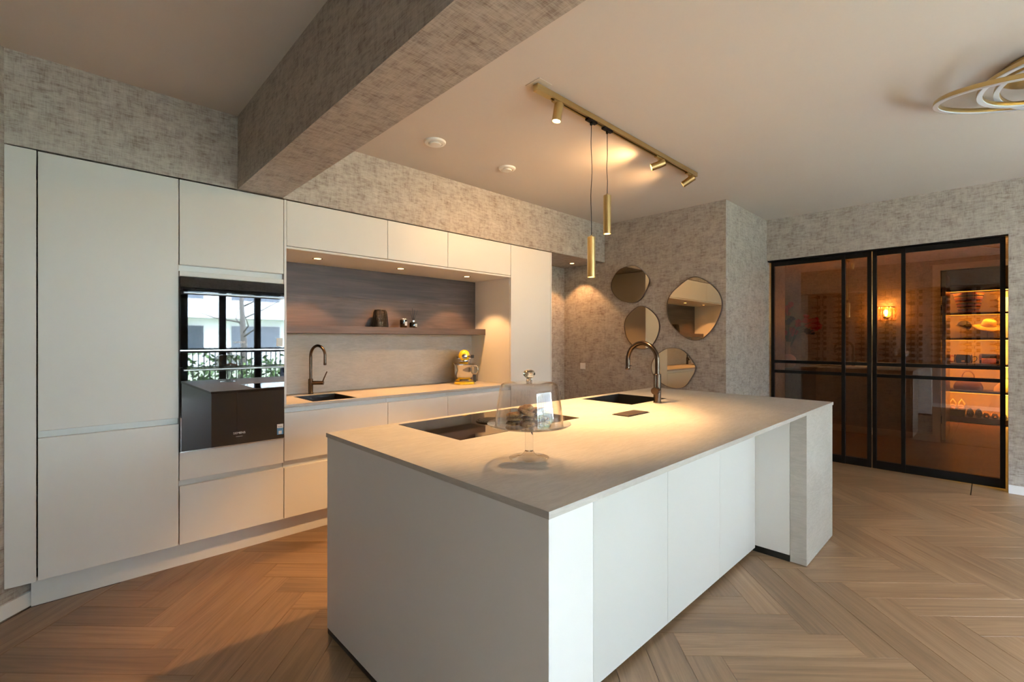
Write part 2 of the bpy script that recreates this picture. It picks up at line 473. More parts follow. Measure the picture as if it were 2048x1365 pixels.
bm = nb(); prism(bm, [(XW, XW + DG), (-0.132, DG - 0.132), (-0.132, YB), (XW, YB)], -0.05, CEIL)
struct('wall_diagonal', bm, 'wallpaper')
simple('brown_paint', (0.36, 0.30, 0.245), 0.8)
bm = nb(); B(bm, XW - 0.2, XW, YS - 0.2, YB, -0.05, CEIL)
struct('wall_west', bm, 'brown_paint')
sbox('ceiling_beam', (0.815, 1.09, YS, YF + 0.006, 2.383, CEIL), 'wallpaper')
# window wall: piers and lintel around two wide glazed bays
bm = nb()
B(bm, XW - 0.1, -0.34, YS - 0.2, YS, -0.05, CEIL); B(bm, 5.68, XE + 0.16, YS - 0.2, YS, -0.05, CEIL)
B(bm, -0.34, 5.68, YS - 0.2, YS, 2.36, CEIL)
struct('wall_window', bm, 'wallpaper')
for n, (x0, x1) in enumerate(((-0.34, 1.48), (1.56, 3.38), (3.46, 5.68)), 1):
    wn = bpy.data.objects.new('window_%d' % n, None); COL.objects.link(wn); wn['kind'] = 'structure'; wn['_w'] = (0, 0, 0)
    k = 3; st = 0.055; wbay = (x1 - x0) / k
    for i in range(k):
        a, b = x0 + i * wbay, x0 + (i + 1) * wbay
        fb = nb(); slab(fb, a, b, 0.0, 2.36, 0, 0.07, [(a + st, b - st, 0.09, 2.36 - 0.07)])
        bmesh.ops.rotate(fb, verts=fb.verts, cent=(0, 0, 0), matrix=Matrix.Rotation(PI / 2, 3, 'X'))
        bmesh.ops.translate(fb, verts=fb.verts, vec=(0, YS - 0.06, 0))
        pb = nb(); B(pb, a + st, b - st, YS - 0.10, YS - 0.094, 0.09, 2.29)
        obj('window_frame', fb, 'frame_black', wn); obj('pane', pb, 'window_glass', wn)
sbox('trim_1', (1.48, 1.56, YS - 0.15, YS, 0, 2.36), 'frame_black')
sbox('trim_4', (3.38, 3.46, YS - 0.15, YS, 0, 2.36), 'frame_black')
# baseboards
bm = nb(); d = 0.014 * r2
prism(bm, [(XW, XW + DG), (XW, XW + DG - d), (-0.11, DG - 0.11 - d), (-0.11, DG - 0.11)], 0, 0.075)
struct('baseboard_diagonal', bm, 'white_trim')
sbox('baseboard_glass_doors', (XE - 0.014, XE, YS, DY0, 0, 0.075), 'white_trim')
sbox('baseboard_mirrors', (XM - 0.014, XM, YJ - 0.014, YB, 0, 0.075), 'white_trim')
sbox('baseboard_recess', (XM - 0.014, XE, YJ - 0.014, YJ, 0, 0.075), 'white_trim')
sbox('baseboard_kitchen', (3.93, XM - 0.014, YB - 0.014, YB, 0, 0.075), 'white_trim')
sbox('baseboard_west', (XW, XW + 0.014, YS, XW + DG - 0.02, 0, 0.075), 'white_trim')

# hall behind the glass doors and the closet beyond it
bm = nb()
HD0, HD1, HDZ = -0.46, 0.50, 2.34
B(bm, HX, HX + 0.12, HD1 + 0.0, HY1, -0.05, CEIL); B(bm, HX, HX + 0.12, HY0, HD0, -0.05, CEIL); B(bm, HX, HX + 0.12, HD0, HD1, HDZ, CEIL)
struct('wall_hall', bm, 'wallpaper')
sbox('wall_hall_stub', (6.36, 6.99, YJ + 0.02, YJ + 0.12, -0.05, CEIL), 'wallpaper')
sbox('wall_hall_north', (6.3, HX + 0.1, HY1, HY1 + 0.1, -0.05, CEIL), 'wallpaper')
sbox('wall_hall_south', (6.36, HX, HY0 - 0.1, HY0, -0.05, CEIL), 'wallpaper')
sbox('wall_hall_west', (6.30, 6.36, YJ + 0.12, HY1, -0.05, CEIL), 'wallpaper')
sbox('baseboard_hall', (HX - 0.015, HX, HD1 + 0.08, HY1, 0, 0.10), 'white_trim')
sbox('wall_closet_back', (CX, CX + 0.1, -1.2, 1.7, -0.05, CEIL), 'closet_paint')
sbox('wall_closet_north', (HX + 0.12, CX, 1.6, 1.7, -0.05, CEIL), 'closet_paint')
sbox('wall_closet_south', (HX + 0.12, CX, -1.3, -1.2, -0.05, CEIL), 'closet_paint')
bm = nb()
prism(bm, [(HD1 + 0.08, 0), (HD1 + 0.08, HDZ + 0.08), (HD0 - 0.08, HDZ + 0.08), (HD0 - 0.08, 0), (HD0, 0), (HD0, HDZ), (HD1, HDZ), (HD1, 0)], HX - 0.018, HX + 0.12, lambda a, b, h: (h, a, b))
struct('trim_2', bm, 'white_trim')
dr = bpy.data.objects.new('door_2', None); COL.objects.link(dr); dr['kind'] = 'structure'; dr['_w'] = (0, 0, 0)
simple('gloss_door', (0.70, 0.66, 0.58), 0.12)
box('door_leaf', (HX + 0.125, HX + 1.02, HD1 - 0.045, HD1 - 0.003, 0.012, HDZ - 0.01), 'gloss_door', dr, 0.002)
for z in (0.25, 1.78, 2.0):
    box('hinge', (HX + 0.06, HX + 0.12, HD1 - 0.006, HD1, z, z + 0.1), 'black_matt', dr)
bm = nb(); B(bm, HX - 0.10, HX - 0.07, HY0 + 0.05, HY1 - 0.05, CEIL - 0.03, CEIL - 0.02)
cove = obj('led_strip', bm, 'led_amber'); tag(cove, 'amber cove light strip along the hall wall ceiling', 'light strip')

# ------------------------------------------------------------------ kitchen run
TOPZ, PZ = 2.375, 0.145
def cabinet(name, label, x0, x1, z0, z1, fronts, channels, y1=4.06, cat='cabinet', group=None, body=True, ybody=None):
    t = thing(name, label, cat, ((x0 + x1) / 2, (YF + y1) / 2, z0), group=group)
    if body:
        for b in (body if isinstance(body, list) else [(z0, z1)]):
            box('body', (x0 + 0.0005, x1 - 0.0005, YF + 0.045, y1, b[0], b[1]), 'carcass', t)
    for fz0, fz1, nm in fronts:
        box(nm, (x0 + 0.0015, x1 - 0.0015, YF, YF + 0.02, fz0, fz1), 'cabinet_lacquer', t, 0.0012)
    for cz0, cz1 in channels:
        b = nb(); g0, g1 = YF + 0.0215, YF + 0.0445
        prism(b, [(g0, cz0 - 0.03), (g0 + 0.002, cz0 - 0.03), (g0 + 0.002, cz0 - 0.004), (g0 + 0.008, cz0), (g0 + 0.008, cz1 - 0.002), (YF + 0.002, cz1 - 0.002), (YF + 0.002, cz1 - 0.0005), (g1, cz1 - 0.0005), (g1, cz0 - 0.03)],
              x0 + 0.001, x1 - 0.001, lambda a, bb, hh: (hh, a, bb))
        obj('grip_channel', b, 'grip_metal', t)
    return t
fp = box('filler_panel', (-0.219, -0.1065, YF, YF + 0.02, PZ, TOPZ), 'cabinet_lacquer', None, 0.0012)
tag(fp, 'narrow full height off white filler panel beside the diagonal wall', 'panel')
cabinet('tall_cabinet', 'off white tall two door cabinet between the filler panel and the ovens', -0.102, 0.498, PZ, TOPZ,
        [(PZ + 0.003, 0.884, 'door'), (0.922, TOPZ - 0.003, 'door')], [(0.884, 0.922)])
ov = cabinet('oven_cabinet', 'off white tall cabinet housing the two built-in black ovens', 0.5, 1.098, PZ, TOPZ,
        [(PZ + 0.003, 0.503, 'drawer'), (0.540, 0.708, 'drawer'), (1.785, 1.817, 'trim_panel'), (1.857, TOPZ - 0.003, 'door')],
        [(0.503, 0.540), (1.817, 1.857)], body=[(PZ, 0.71), (1.784, TOPZ)])
box('back_panel', (0.501, 1.097, 4.04, 4.06, 0.71, 1.784), 'carcass', ov)
box('side_panel', (0.5005, 0.514, YF + 0.045, 4.04, 0.71, 1.784), 'carcass', ov)
box('side_panel', (1.084, 1.0975, YF + 0.045, 4.04, 0.71, 1.784), 'carcass', ov)
for x0, x1, lab in ((1.100, 1.898, 'wide off white base cabinet with two drawers under the black sink'),
                    (1.899, 2.499, 'narrower off white base cabinet with two drawers between two wide ones'),
                    (2.500, 3.288, 'wide off white base cabinet with two drawers under the yellow mixer')):
    sink = x0 < 1.5
    cabinet('base_cabinet', lab, x0, x1, PZ, 0.921, [(PZ + 0.003, 0.500, 'drawer'), (0.548, 0.884, 'drawer')], [(0.500, 0.548), (0.884, 0.920)],
            body=[(PZ, 0.66)] if sink else True)
for x0, x1, lab in ((1.116, 1.897, 'wide off white wall cabinet beside the ceiling beam end'),
                    (1.898, 2.499, 'narrow off white wall cabinet between two wider wall cabinets'),
                    (2.500, 3.287, 'wide off white wall cabinet next to the far tall cabinet')):
    t = cabinet('wall_cabinet', lab, x0, x1, 2.036, TOPZ, [(2.056, TOPZ - 0.003, 'flap_door')], [], body=[(2.052, TOPZ)])
sp = box('side_panel_tall', (1.0995, 1.1155, YF, 4.07, 0.9425, TOPZ), 'cabinet_lacquer', None, 0.001); sp.name = 'upright_panel'
tag(sp, 'slim upright off white panel standing on the worktop beside the ovens', 'panel')
np_ = box('niche_ceiling_panel', (1.116, 3.287, YF, 4.068, 2.036, 2.0515), 'cabinet_lacquer', None, 0.0008)
tag(np_, 'off white lighting panel under the wall cabinets with three downlights', 'panel')
t = cabinet('tall_cabinet', 'off white tall single door cabinet closing the far end of the run', 3.289, 3.902, PZ, TOPZ, [(PZ + 0.003, TOPZ - 0.003, 'door')], [], y1=4.095)
box('side_panel', (3.2885, 3.304, YF + 0.022, 4.095, PZ, TOPZ - 0.002), 'cabinet_lacquer', t)
box('side_panel', (3.904, 3.922, YF, 4.095, PZ - 0.1, TOPZ - 0.002), 'cabinet_lacquer', t, 0.0008)
pl = box('plinth', (-0.128, 3.902, 3.49, 3.506, 0.0, PZ), 'cabinet_lacquer')
tag(pl, 'long off white recessed plinth under the kitchen cabinets', 'plinth')
# worktop, backsplash, wooden back panel, shelf
SK = (1.315, 1.66, 3.475, 3.90)
bm = nb(); slab(bm, 1.099, 3.288, YF - 0.004, 4.07, 0.9215, 0.942, [SK])
wk = obj('worktop', bm, 'beige_stone')
tag(wk, 'thin beige stone worktop of the kitchen run with black sink', 'worktop')
tag(box('backsplash', (1.116, 3.288, 4.070, 4.09, 0.9425, 1.449), 'beige_stone'), 'cream stone backsplash with rippled texture below the wooden shelf', 'backsplash')
bp = thing('wall_panel', 'dark walnut back panel of the niche above the shelf', 'panel', (2.2, 4.0, 1.512))
for z0, z1 in ((1.513, 1.7715), (1.7722, 2.0355)):
    box('board', (1.116, 3.287, 4.0, 4.06, z0, z1), 'walnut_panel', bp, 0.0006)
tag(box('wall_shelf', (1.116, 3.287, 3.826, 4.069, 1.450, 1.512), 'walnut_panel', None, 0.001), 'thick dark walnut shelf running along the niche', 'shelf')

def basin(name, label, x0, x1, y0, y1, ztop, depth, overflow):
    t = thing(name, label, 'sink', ((x0 + x1) / 2, (y0 + y1) / 2, ztop - depth))
    bm = nb(); th = 0.004; g = 0.0015
    x0 += g; x1 -= g; y0 += g; y1 -= g
    slab(bm, x0, x1, y0, y1, ztop - depth, ztop - 0.002, [(x0 + th, x1 - th, y0 + th, y1 - th)])
    bm2 = bm; B(bm2, x0 + th * 0.5, x1 - th * 0.5, y0 + th * 0.5, y1 - th * 0.5, ztop - depth - 0.004, ztop - depth + 0.002)
    obj('bowl', bm2, 'sink_black', t)
    bm = nb(); cx, cy = (x0 + x1) / 2, (y0 + y1) / 2
    lathe(bm, [(0, 0.006), (0.03, 0.006), (0.045, 0.003), (0.045, 0.0)], (cx, cy, ztop - depth + 0.002), 24)
    obj('drain', bm, 'gunmetal', t, True)
    if overflow:
        bm = nb(); slab(bm, 0, 0.055, 0, 0.03, 0, 0.004, [(0.006, 0.049, 0.006, 0.024)])
        ax, ay, az = overflow
        bmesh.ops.rotate(bm, verts=bm.verts, cent=(0, 0, 0), matrix=Matrix.Rotation(PI / 2, 3, 'X'))
        bmesh.ops.rotate(bm, verts=bm.verts, cent=(0, 0, 0), matrix=Matrix.Rotation(PI / 2, 3, 'Z'))
        bmesh.ops.translate(bm, verts=bm.verts, vec=(ax, ay, az))
        obj('overflow_cover', bm, 'chrome', t)
    return t
basin('sink_basin', 'small black undermount sink in the kitchen run worktop', *SK, 0.942, 0.2, None)

def gooseneck(base, h, reach, tip_z, direction, r, name, label, body_r, body_h, lever):
    t = thing(name, label, 'faucet', base)
    bx, by, bz = base; dx, dy = direction
    bm = nb(); lathe(bm, [(0, 0), (body_r * 1.08, 0), (body_r * 1.08, 0.006), (body_r, 0.008), (body_r, body_h), (body_r * 0.9, body_h + 0.003), (0, body_h + 0.003)], base, 28)
    obj('body', bm, 'gunmetal', t, True, angle=40)
    R = reach / 2; top = h - R
    pts = [(0, body_h)] + [(0, body_h + (top - body_h) * i / 5) for i in range(1, 6)]
    pts += [(R - R * math.cos(a), top + R * math.sin(a)) for a in [PI * i / 18 for i in range(1, 19)]]
    pts += [(reach, top - (top - tip_z) * i / 3) for i in range(1, 4)]
    bm = nb(); tube(bm, [(bx + dx * a, by + dy * a, bz + b) for a, b in pts], r, 16)
    obj('spout', bm, 'gunmetal', t, True, angle=50)
    tx, ty = bx + dx * reach, by + dy * reach
    bm = nb(); lathe(bm, [(0, 0), (r * 0.95, 0), (r * 1.06, 0.003), (r * 1.06, 0.02), (r, 0.022)], (tx, ty, bz + tip_z - 0.014), 20)
    obj('aerator', bm, 'gunmetal', t, True, angle=40)
    return t
kf = gooseneck((1.484, 3.972, 0.942), 0.405, 0.165, 0.26, (0.35, -0.937), 0.0115, 'kitchen_faucet', 'brown metal gooseneck faucet behind the sink of the kitchen run', 0.019, 0.125, None)
bm = nb(); tube(bm, [(1.484, 3.972, 1.035), (1.565, 3.905, 1.035)], 0.0165, 16); obj('valve', bm, 'gunmetal', kf, True, angle=50)
bm = nb(); tube(bm, [(1.556, 3.912, 1.035), (1.568, 3.898, 1.08), (1.585, 3.884, 1.13)], [0.0055, 0.005, 0.0045], 10); obj('lever', bm, 'gunmetal', kf, True, angle=50)

# ovens
def oven(name, label, z0, z1, ctrl, handle_z, sticker):
    x0, x1 = 0.5025, 1.0955; yf = YF - 0.018
    t = thing(name, label, 'oven', ((x0 + x1) / 2, 3.7, z0))
    box('housing', (0.52, 1.08, yf + 0.03, 4.0, z0 + 0.006, z1 - 0.006), 'black_matt', t)
    box('control_panel', (x0, x1, yf, yf + 0.028, ctrl, z1 - 0.001), 'oven_glass', t, 0.001)
    d = box('door', (x0, x1, yf, yf + 0.028, z0 + 0.004, ctrl - 0.004), 'oven_glass', t, 0.001)
    box('trim_strip', (x0, x1, yf + 0.002, yf + 0.03, z0 - 0.004, z0 + 0.003), 'steel', t)
    bm = nb(); B(bm, x0 + 0.012, x1 - 0.012, yf - 0.034, yf - 0.018, handle_z - 0.006, handle_z + 0.006, 0.003, 2)
    h = obj('handle', bm, 'handle_steel', d)
    for xx in (x0 + 0.05, x1 - 0.06):
        box('handle_post', (xx, xx + 0.012, yf - 0.02, yf - 0.0005, handle_z - 0.005, handle_z + 0.005), 'handle_steel', d)
    text_mesh('lettering', 'SIEMENS', 0.019, 'oven_text', t, ((x0 + x1) / 2 + 0.02, yf - 0.0006, z0 + (0.075 if sticker else 0.048)), (PI / 2, 0, 0))
    if sticker:
        sx, sz = x1 - 0.047, z0 + 0.03
        box('sticker', (sx, sx + 0.040, yf - 0.0012, yf - 0.0003, sz, sz + 0.065), 'sticker_blue', t)
        box('sticker', (sx, sx + 0.040, yf - 0.0013, yf - 0.0003, sz + 0.045, sz + 0.072), 'white_plastic', t)
        box('sticker', (sx + 0.010, sx + 0.030, yf - 0.0018, yf - 0.0012, sz + 0.004, sz + 0.026), 'white_plastic', t)
        for i in range(3): box('sticker_mark', (sx + 0.008 + i * 0.010, sx + 0.013 + i * 0.010, yf - 0.0018, yf - 0.0013, sz + 0.052, sz + 0.056), 'black_matt', t)
    return t
simple('oven_text', (0.75, 0.72, 0.66), 0.4); simple('sticker_blue', (0.10, 0.28, 0.50), 0.4)
lo = oven('built_in_oven', 'tall black glass oven with steel bar handle, lower of the two', 0.714, 1.318, 1.228, 1.212, True)
up = oven('built_in_oven', 'compact black glass oven with steel bar handle, upper of the two', 1.331, 1.782, 1.705, 1.682, False)
yf = YF - 0.018
box('brand_line', (0.800, 0.838, yf - 0.0010, yf - 0.0003, 0.766, 0.768), 'grip_metal', lo)
box('sticker', (1.045, 1.085, yf - 0.0012, yf - 0.0003, 1.352, 1.408), 'white_plastic', up)
for i in range(4): box('sticker_mark', (1.050, 1.078 - i * 0.004, yf - 0.0018, yf - 0.0012, 1.362 + i * 0.011, 1.366 + i * 0.011), 'grip_metal', up)

# ------------------------------------------------------------------ island
IX0, IX1, IY0, IY1, IZ = 0.895, 3.945, 0.792, 2.204, 0.953
ISK = (2.785, 3.29, 1.712, 2.148)
HOB = (1.253, 2.101, 1.628, 2.156)
DOCK = (2.325, 2.560, 1.450, 1.563)
bm = nb(); slab(bm, IX0, IX1, IY0, IY1, IZ - 0.020, IZ, [ISK, HOB])
tag(obj('island_worktop', bm, ['beige_stone']), 'large beige stone worktop of the kitchen island with hob and sink', 'worktop')
ZB = 0.026
ep = thing('island_end_panel', 'grey white end block of the island facing the camera side wall', 'panel', (1.0, 1.5, 0))
ep['label'] = 'wide white end block of the island beneath the cake stand'
box('panel', (IX0 + 0.004, 1.09, IY0 + 0.004, IY1 - 0.004, ZB, IZ - 0.0215), 'cabinet_lacquer', ep, 0.001)
box('plinth_strip', (IX0 + 0.006, 1.086, IY0 + 0.006, IY1 - 0.006, 0, ZB - 0.001), 'black_plinth', ep)
YD = 1.09
for i, (x0, x1) in enumerate(((1.092, 1.492), (1.492, 2.094), (2.094, 2.706), (2.706, 3.275))):
    lab = ('narrow white island cabinet next to the end block', 'white island cabinet with a plain door, second from the end block',
           'white island cabinet with a plain door, third from the end block', 'white island cabinet with a plain door beside the stone pillar')[i]
    t = thing('island_cabinet', lab, 'cabinet', ((x0 + x1) / 2, 1.5, 0), group='island cabinets')
    body_top = 0.72 if i == 3 else IZ - 0.0215
    box('body', (x0 + 0.001, x1 - 0.001, YD + 0.021, IY1 - 0.02, ZB, body_top), 'carcass', t)
    box('door', (x0 + 0.0012, x1 - 0.0012, YD, YD + 0.02, ZB, IZ - 0.0225), 'cabinet_lacquer', t, 0.001)
    box('plinth_strip', (x0, x1, YD + 0.03, IY1 - 0.04, 0, ZB - 0.001), 'black_plinth', t)
    box('rear_door', (x0 + 0.0012, x1 - 0.0012, IY1 - 0.0195, IY1 - 0.004, ZB, IZ - 0.0225), 'cabinet_lacquer', t, 0.001)
t = thing('island_side_cabinet', 'white island cabinet side facing the seating recess, on a black plinth', 'cabinet', (3.6, 1.5, 0))
box('side_panel', (3.277, 3.297, 0.888, 1.112, 0.042, IZ - 0.022), 'cabinet_lacquer', t, 0.001)
box('plinth_strip', (3.282, 3.296, 0.89, 1.11, 0, 0.041), 'black_plinth', t)
bm = nb(); slab(bm, 3.298, 3.925, 0.89, 2.2, 0.042, 0.72, []); obj('body', bm, 'carcass', t)
t = thing('stone_pillar', 'grey stone clad pillar carrying the island worktop', 'pillar', (3.6, 0.84, 0))
box('front_slab', (3.297, 3.93, IY0 + 0.003, IY0 + 0.023, 0.004, IZ - 0.021), 'beige_stone', t, 0.001)
box('return_slab', (3.277, 3.297, IY0 + 0.003, 0.886, 0.004, IZ - 0.021), 'beige_stone', t, 0.001)
box('core', (3.30, 3.926, IY0 + 0.024, 0.886, 0, IZ - 0.023), 'carcass', t)
box('end_slab', (3.926, 3.940, IY0 + 0.024, 2.2, 0.004, IZ - 0.021), 'beige_stone', t, 0.001)
basin('island_sink', 'black undermount sink in the island worktop', *ISK, IZ, 0.2, None)
gf = gooseneck((3.008, 1.645, IZ), 0.42, 0.255, 0.235, (0.10, 0.995), 0.0165, 'island_faucet', 'tall brown metal arched faucet beside the island sink', 0.026, 0.20, None)
gx, gy = 3.008, 1.645
vd = Vector((-0.80, -0.18, 0)).normalized()
bm = nb(); tube(bm, [(gx, gy, IZ + 0.088), (gx + vd.x * 0.068, gy + vd.y * 0.068, IZ + 0.088)], 0.025, 24); obj('valve', bm, 'gunmetal', gf, True, angle=50)
bm = nb(); tube(bm, [(gx + vd.x * 0.05, gy + vd.y * 0.05 + 0.0, IZ + 0.11), (gx + vd.x * 0.05, gy + vd.y * 0.05, IZ + 0.20)], 0.0055, 12); obj('lever', bm, 'gunmetal', gf, True, angle=50)
bm = nb(); tube(bm, [(gx + 0.10 * 0.255, gy + 0.995 * 0.255 - 0.01, IZ + 0.25), (gx + 0.02, gy + 0.995 * 0.255 - 0.035, IZ + 0.25)], 0.004, 10); obj('button', bm, 'black_matt', gf, True, angle=50)
# hob with round extractor
hb = thing('induction_hob', 'flush black glass hob with a round central extractor', 'hob', ((HOB[0] + HOB[1]) / 2, (HOB[2] + HOB[3]) / 2, IZ - 0.006))
bm = nb(); B(bm, HOB[0] + 0.001, HOB[1] - 0.001, HOB[2] + 0.001, HOB[3] - 0.001, IZ - 0.019, IZ + 0.0012, 0.0008); obj('glass_plate', bm, 'hob_glass', hb)
vc = (1.677, 1.892, IZ + 0.0014)
bm = nb(); lathe(bm, [(0.080, 0.0), (0.080, 0.006), (0.088, 0.006), (0.092, 0.002), (0.092, 0)], vc, 40); obj('extractor_rim', bm, 'black_matt', hb, True, angle=40)
for i in range(-4, 5):
    y = i * 0.0175; L = math.sqrt(max(0.079 ** 2 - y * y, 0))
    bm = nb(); B(bm, vc[0] - L, vc[0] + L, vc[1] + y - 0.004, vc[1] + y + 0.004, vc[2] + 0.0005, vc[2] + 0.0075, 0.001)
    obj('grille_bar', bm, 'black_matt', hb)
dk = thing('power_dock', 'black rectangular pop-up power dock on the island', 'socket', ((DOCK[0] + DOCK[1]) / 2, 1.506, IZ))
box('rim', (DOCK[0], DOCK[1], DOCK[2], DOCK[3], IZ + 0.0003, IZ + 0.003), 'black_matt', dk, 0.0008)
simple('dock_lid', (0.075, 0.055, 0.045), 0.4, 0.5)
box('lid', (DOCK[0] + 0.006, DOCK[1] - 0.006, DOCK[2] + 0.006, DOCK[3] - 0.006, IZ + 0.0031, IZ + 0.007), 'dock_lid', dk, 0.0015)

# ------------------------------------------------------------------ cake stand, dome, cookies
CS = (1.247, 1.202, IZ)
cs = thing('cake_stand', 'clear glass footed cake stand on the island', 'cake stand', CS)
bm = nb(); lathe(bm, [(0, 0.0005), (0.070, 0.0005), (0.0745, 0.002), (0.0745, 0.005), (0.055, 0.0075), (0.032, 0.012), (0.022, 0.019), (0.0165, 0.028), (0, 0.028)], CS, 48)
obj('foot', bm, 'dome_glass', cs, True, angle=60)
bm = nb(); lathe(bm, [(0, 0.0285), (0.0155, 0.0285), (0.0155, 0.118), (0, 0.118)], CS, 24); obj('stem', bm, 'solid_glass', cs, True, angle=50)
bm = nb(); lathe(bm, [(0, 0.1185), (0.03, 0.119), (0.10, 0.1205), (0.150, 0.127), (0.156, 0.131), (0.155, 0.133), (0.149, 0.1295), (0.10, 0.1245), (0, 0.1245)], CS, 64)
obj('plate', bm, 'dome_glass', cs, True, angle=70)
cdm = thing('cake_dome', 'clear glass dome with round knob covering the cookies', 'dome', (CS[0], CS[1], IZ + 0.127))
DB = IZ + 0.1275
prof = [(0.127, 0), (0.125, 0.03), (0.1185, 0.08), (0.1115, 0.125), (0.109, 0.14), (0.104, 0.150), (0.094, 0.155), (0.05, 0.158), (0, 0.159)]
inn = [(0, 0.1565), (0.05, 0.1555), (0.093, 0.1525), (0.102, 0.148), (0.1065, 0.139), (0.109, 0.125), (0.116, 0.08), (0.1225, 0.03), (0.1245, 0)]
bm = nb(); lathe(bm, prof, (CS[0], CS[1], DB), 64); lathe(bm, inn, (CS[0], CS[1], DB), 64)
lathe(bm, [(0.127, 0), (0.1245, 0)], (CS[0], CS[1], DB), 64)
bmesh.ops.remove_doubles(bm, verts=bm.verts, dist=1e-5)
obj('bell', bm, 'dome_glass', cdm, True, angle=60)
bm = nb(); lathe(bm, [(0, 0.160), (0.012, 0.160), (0.010, 0.166), (0.009, 0.17), (0.016, 0.176), (0.0225, 0.185), (0.0225, 0.192), (0.017, 0.200), (0.008, 0.204), (0, 0.2045)], (CS[0], CS[1], DB), 14)
obj('knob', bm, 'solid_glass', cdm, True, angle=25)
simple('label_navy', (0.03, 0.03, 0.06), 0.4)
va = math.radians(-43); lx, ly = CS[0] + 0.1135 * math.cos(va - 0.05), CS[1] + 0.1135 * math.sin(va - 0.05)
bm = nb(); lathe(bm, [(0, 0), (0.0085, 0), (0.0085, 0.0012), (0, 0.0012)], (0, 0, 0), 20)
bmesh.ops.rotate(bm, verts=bm.verts, cent=(0, 0, 0), matrix=Matrix.Rotation(PI / 2 - 0.14, 3, 'Y'))
bmesh.ops.rotate(bm, verts=bm.verts, cent=(0, 0, 0), matrix=Matrix.Rotation(va - 0.05, 3, 'Z'))
bmesh.ops.translate(bm, verts=bm.verts, vec=(lx + 0.0022 * math.cos(va), ly + 0.0022 * math.sin(va), DB + 0.117))
obj('sticker', bm, 'label_navy', cdm)
cr_, cf_ = (math.sin(A), -math.cos(A)), (math.cos(A), math.sin(A))
ck_rf = [(-0.058, 0.0, 0, 0, 0), (-0.056, 0.004, 0.0145, 0.03, 0.04), (-0.055, 0.002, 0.029, -0.05, 0.06), (-0.006, -0.040, 0.0, 0, 0.05), (-0.002, 0.025, 0.0, 0.0, 0.0), (0.0, 0.02, 0.0145, 0.05, -0.05), (-0.012, -0.012, 0.030, 0.25, -0.30),
         (-0.012, 0.018, 0.046, -0.10, 0.28), (0.020, 0.062, 0.010, 0.9, 0.10), (0.052, 0.012, 0.0, 0, 0), (0.046, 0.016, 0.0145, 0.12, 0.1), (0.046, 0.03, 0.034, 0.20, 0.30), (0.05, -0.045, 0.0, 0, 0.05)]
ck = [(r_ * cr_[0] + f_ * cf_[0], r_ * cr_[1] + f_ * cf_[1], z_, a_, b_) for r_, f_, z_, a_, b_ in ck_rf]
bm = nb()
lathe(bm, [(0, 0), (0.026, 0), (0.0315, 0.003), (0.032, 0.007), (0.028, 0.0115), (0.015, 0.0135), (0, 0.014)], (0, 0, 0), 24)
for v in bm.verts:
    v.co.x *= 1 + 0.07 * math.sin(5 * v.co.y * 100); v.co.z += 0.001 * math.sin(900 * v.co.x + 700 * v.co.y)
first = None
for i, (dx, dy, dz, rx, ry) in enumerate(ck):
    if first is None: o = first = obj('cookie', bm, 'cookie', None, True)
    else: o = first.copy(); COL.objects.link(o)
    o.scale = (0.9, 0.9, 1.0); o.location = (CS[0] + dx, CS[1] + dy, IZ + 0.1255 + dz + 0.0 + abs(rx) * 0.02 + abs(ry) * 0.02); o.rotation_euler = (rx, ry, i * 1.3)
    tag(o, 'brown baked cookie in the pile under the glass dome', 'cookie', 'cookies under the glass dome')

# ------------------------------------------------------------------ stand mixer (front turned towards the island)
MX = (3.02, 3.86, 0.942); MR = math.atan2(-0.80, -0.60)      # local +x is the front
mx = thing('stand_mixer', 'yellow stand mixer with a steel bowl on the kitchen run', 'mixer', MX, MR)
bm = nb()
pts = [(0.10 + 0.085 * math.cos(a), 0.105 * math.sin(a)) for a in [-PI / 2 + PI * i / 16 for i in range(17)]] + [(-0.02, 0.095), (-0.13, 0.085), (-0.16, 0.06), (-0.16, -0.06), (-0.13, -0.085), (-0.02, -0.095)]
prism(bm, pts, 0.0015, 0.026)
top = [e for e in bm.edges if all(v.co.z > 0.02 for v in e.verts)]
bmesh.ops.bevel(bm, geom=top, offset=0.010, segments=3, affect='EDGES'); obj('base', bm, 'mixer_yellow', mx, True, local=True, angle=35)
bm = nb(); lathe(bm, [(0, 0.027), (0.05, 0.027), (0.052, 0.032), (0.044, 0.040), (0, 0.04)], (0.10, 0, 0), 32); obj('bowl_seat', bm, 'steel', mx, True, local=True, angle=40)
bm = nb()
rows = []
for z, cx, hw, hl in ((0.0255, -0.07, 0.090, 0.088), (0.04, -0.085, 0.070, 0.070), (0.07, -0.098, 0.050, 0.052), (0.12, -0.10, 0.040, 0.042), (0.19, -0.095, 0.044, 0.048), (0.225, -0.085, 0.048, 0.06)):
    rows.append([bm.verts.new((cx + hl * math.cos(2 * PI * k / 20), hw * math.sin(2 * PI * k / 20), z)) for k in range(20)])
for a, b in zip(rows, rows[1:]):
    for k in range(20): bm.faces.new((a[k], a[(k + 1) % 20], b[(k + 1) % 20], b[k]))
bm.faces.new(rows[-1]); obj('neck', bm, 'mixer_yellow', mx, True, local=True, angle=50)
bm = nb()
lathe(bm, [(0, -0.165), (0.03, -0.160), (0.052, -0.135), (0.060, -0.08), (0.061, 0.0), (0.060, 0.08), (0.056, 0.125), (0.046, 0.150), (0.030, 0.160), (0, 0.162)], (0, 0, 0), 32, axis='x')
for v in bm.verts:
    v.co.z = v.co.z * 1.08 + 0.288
obj('motor_head', bm, 'mixer_yellow', mx, True, local=True, angle=50)
bm = nb(); B(bm, -0.155, 0.145, -0.0645, 0.0645, 0.258, 0.268, 0.003); obj('trim_band', bm, 'chrome', mx, local=True)
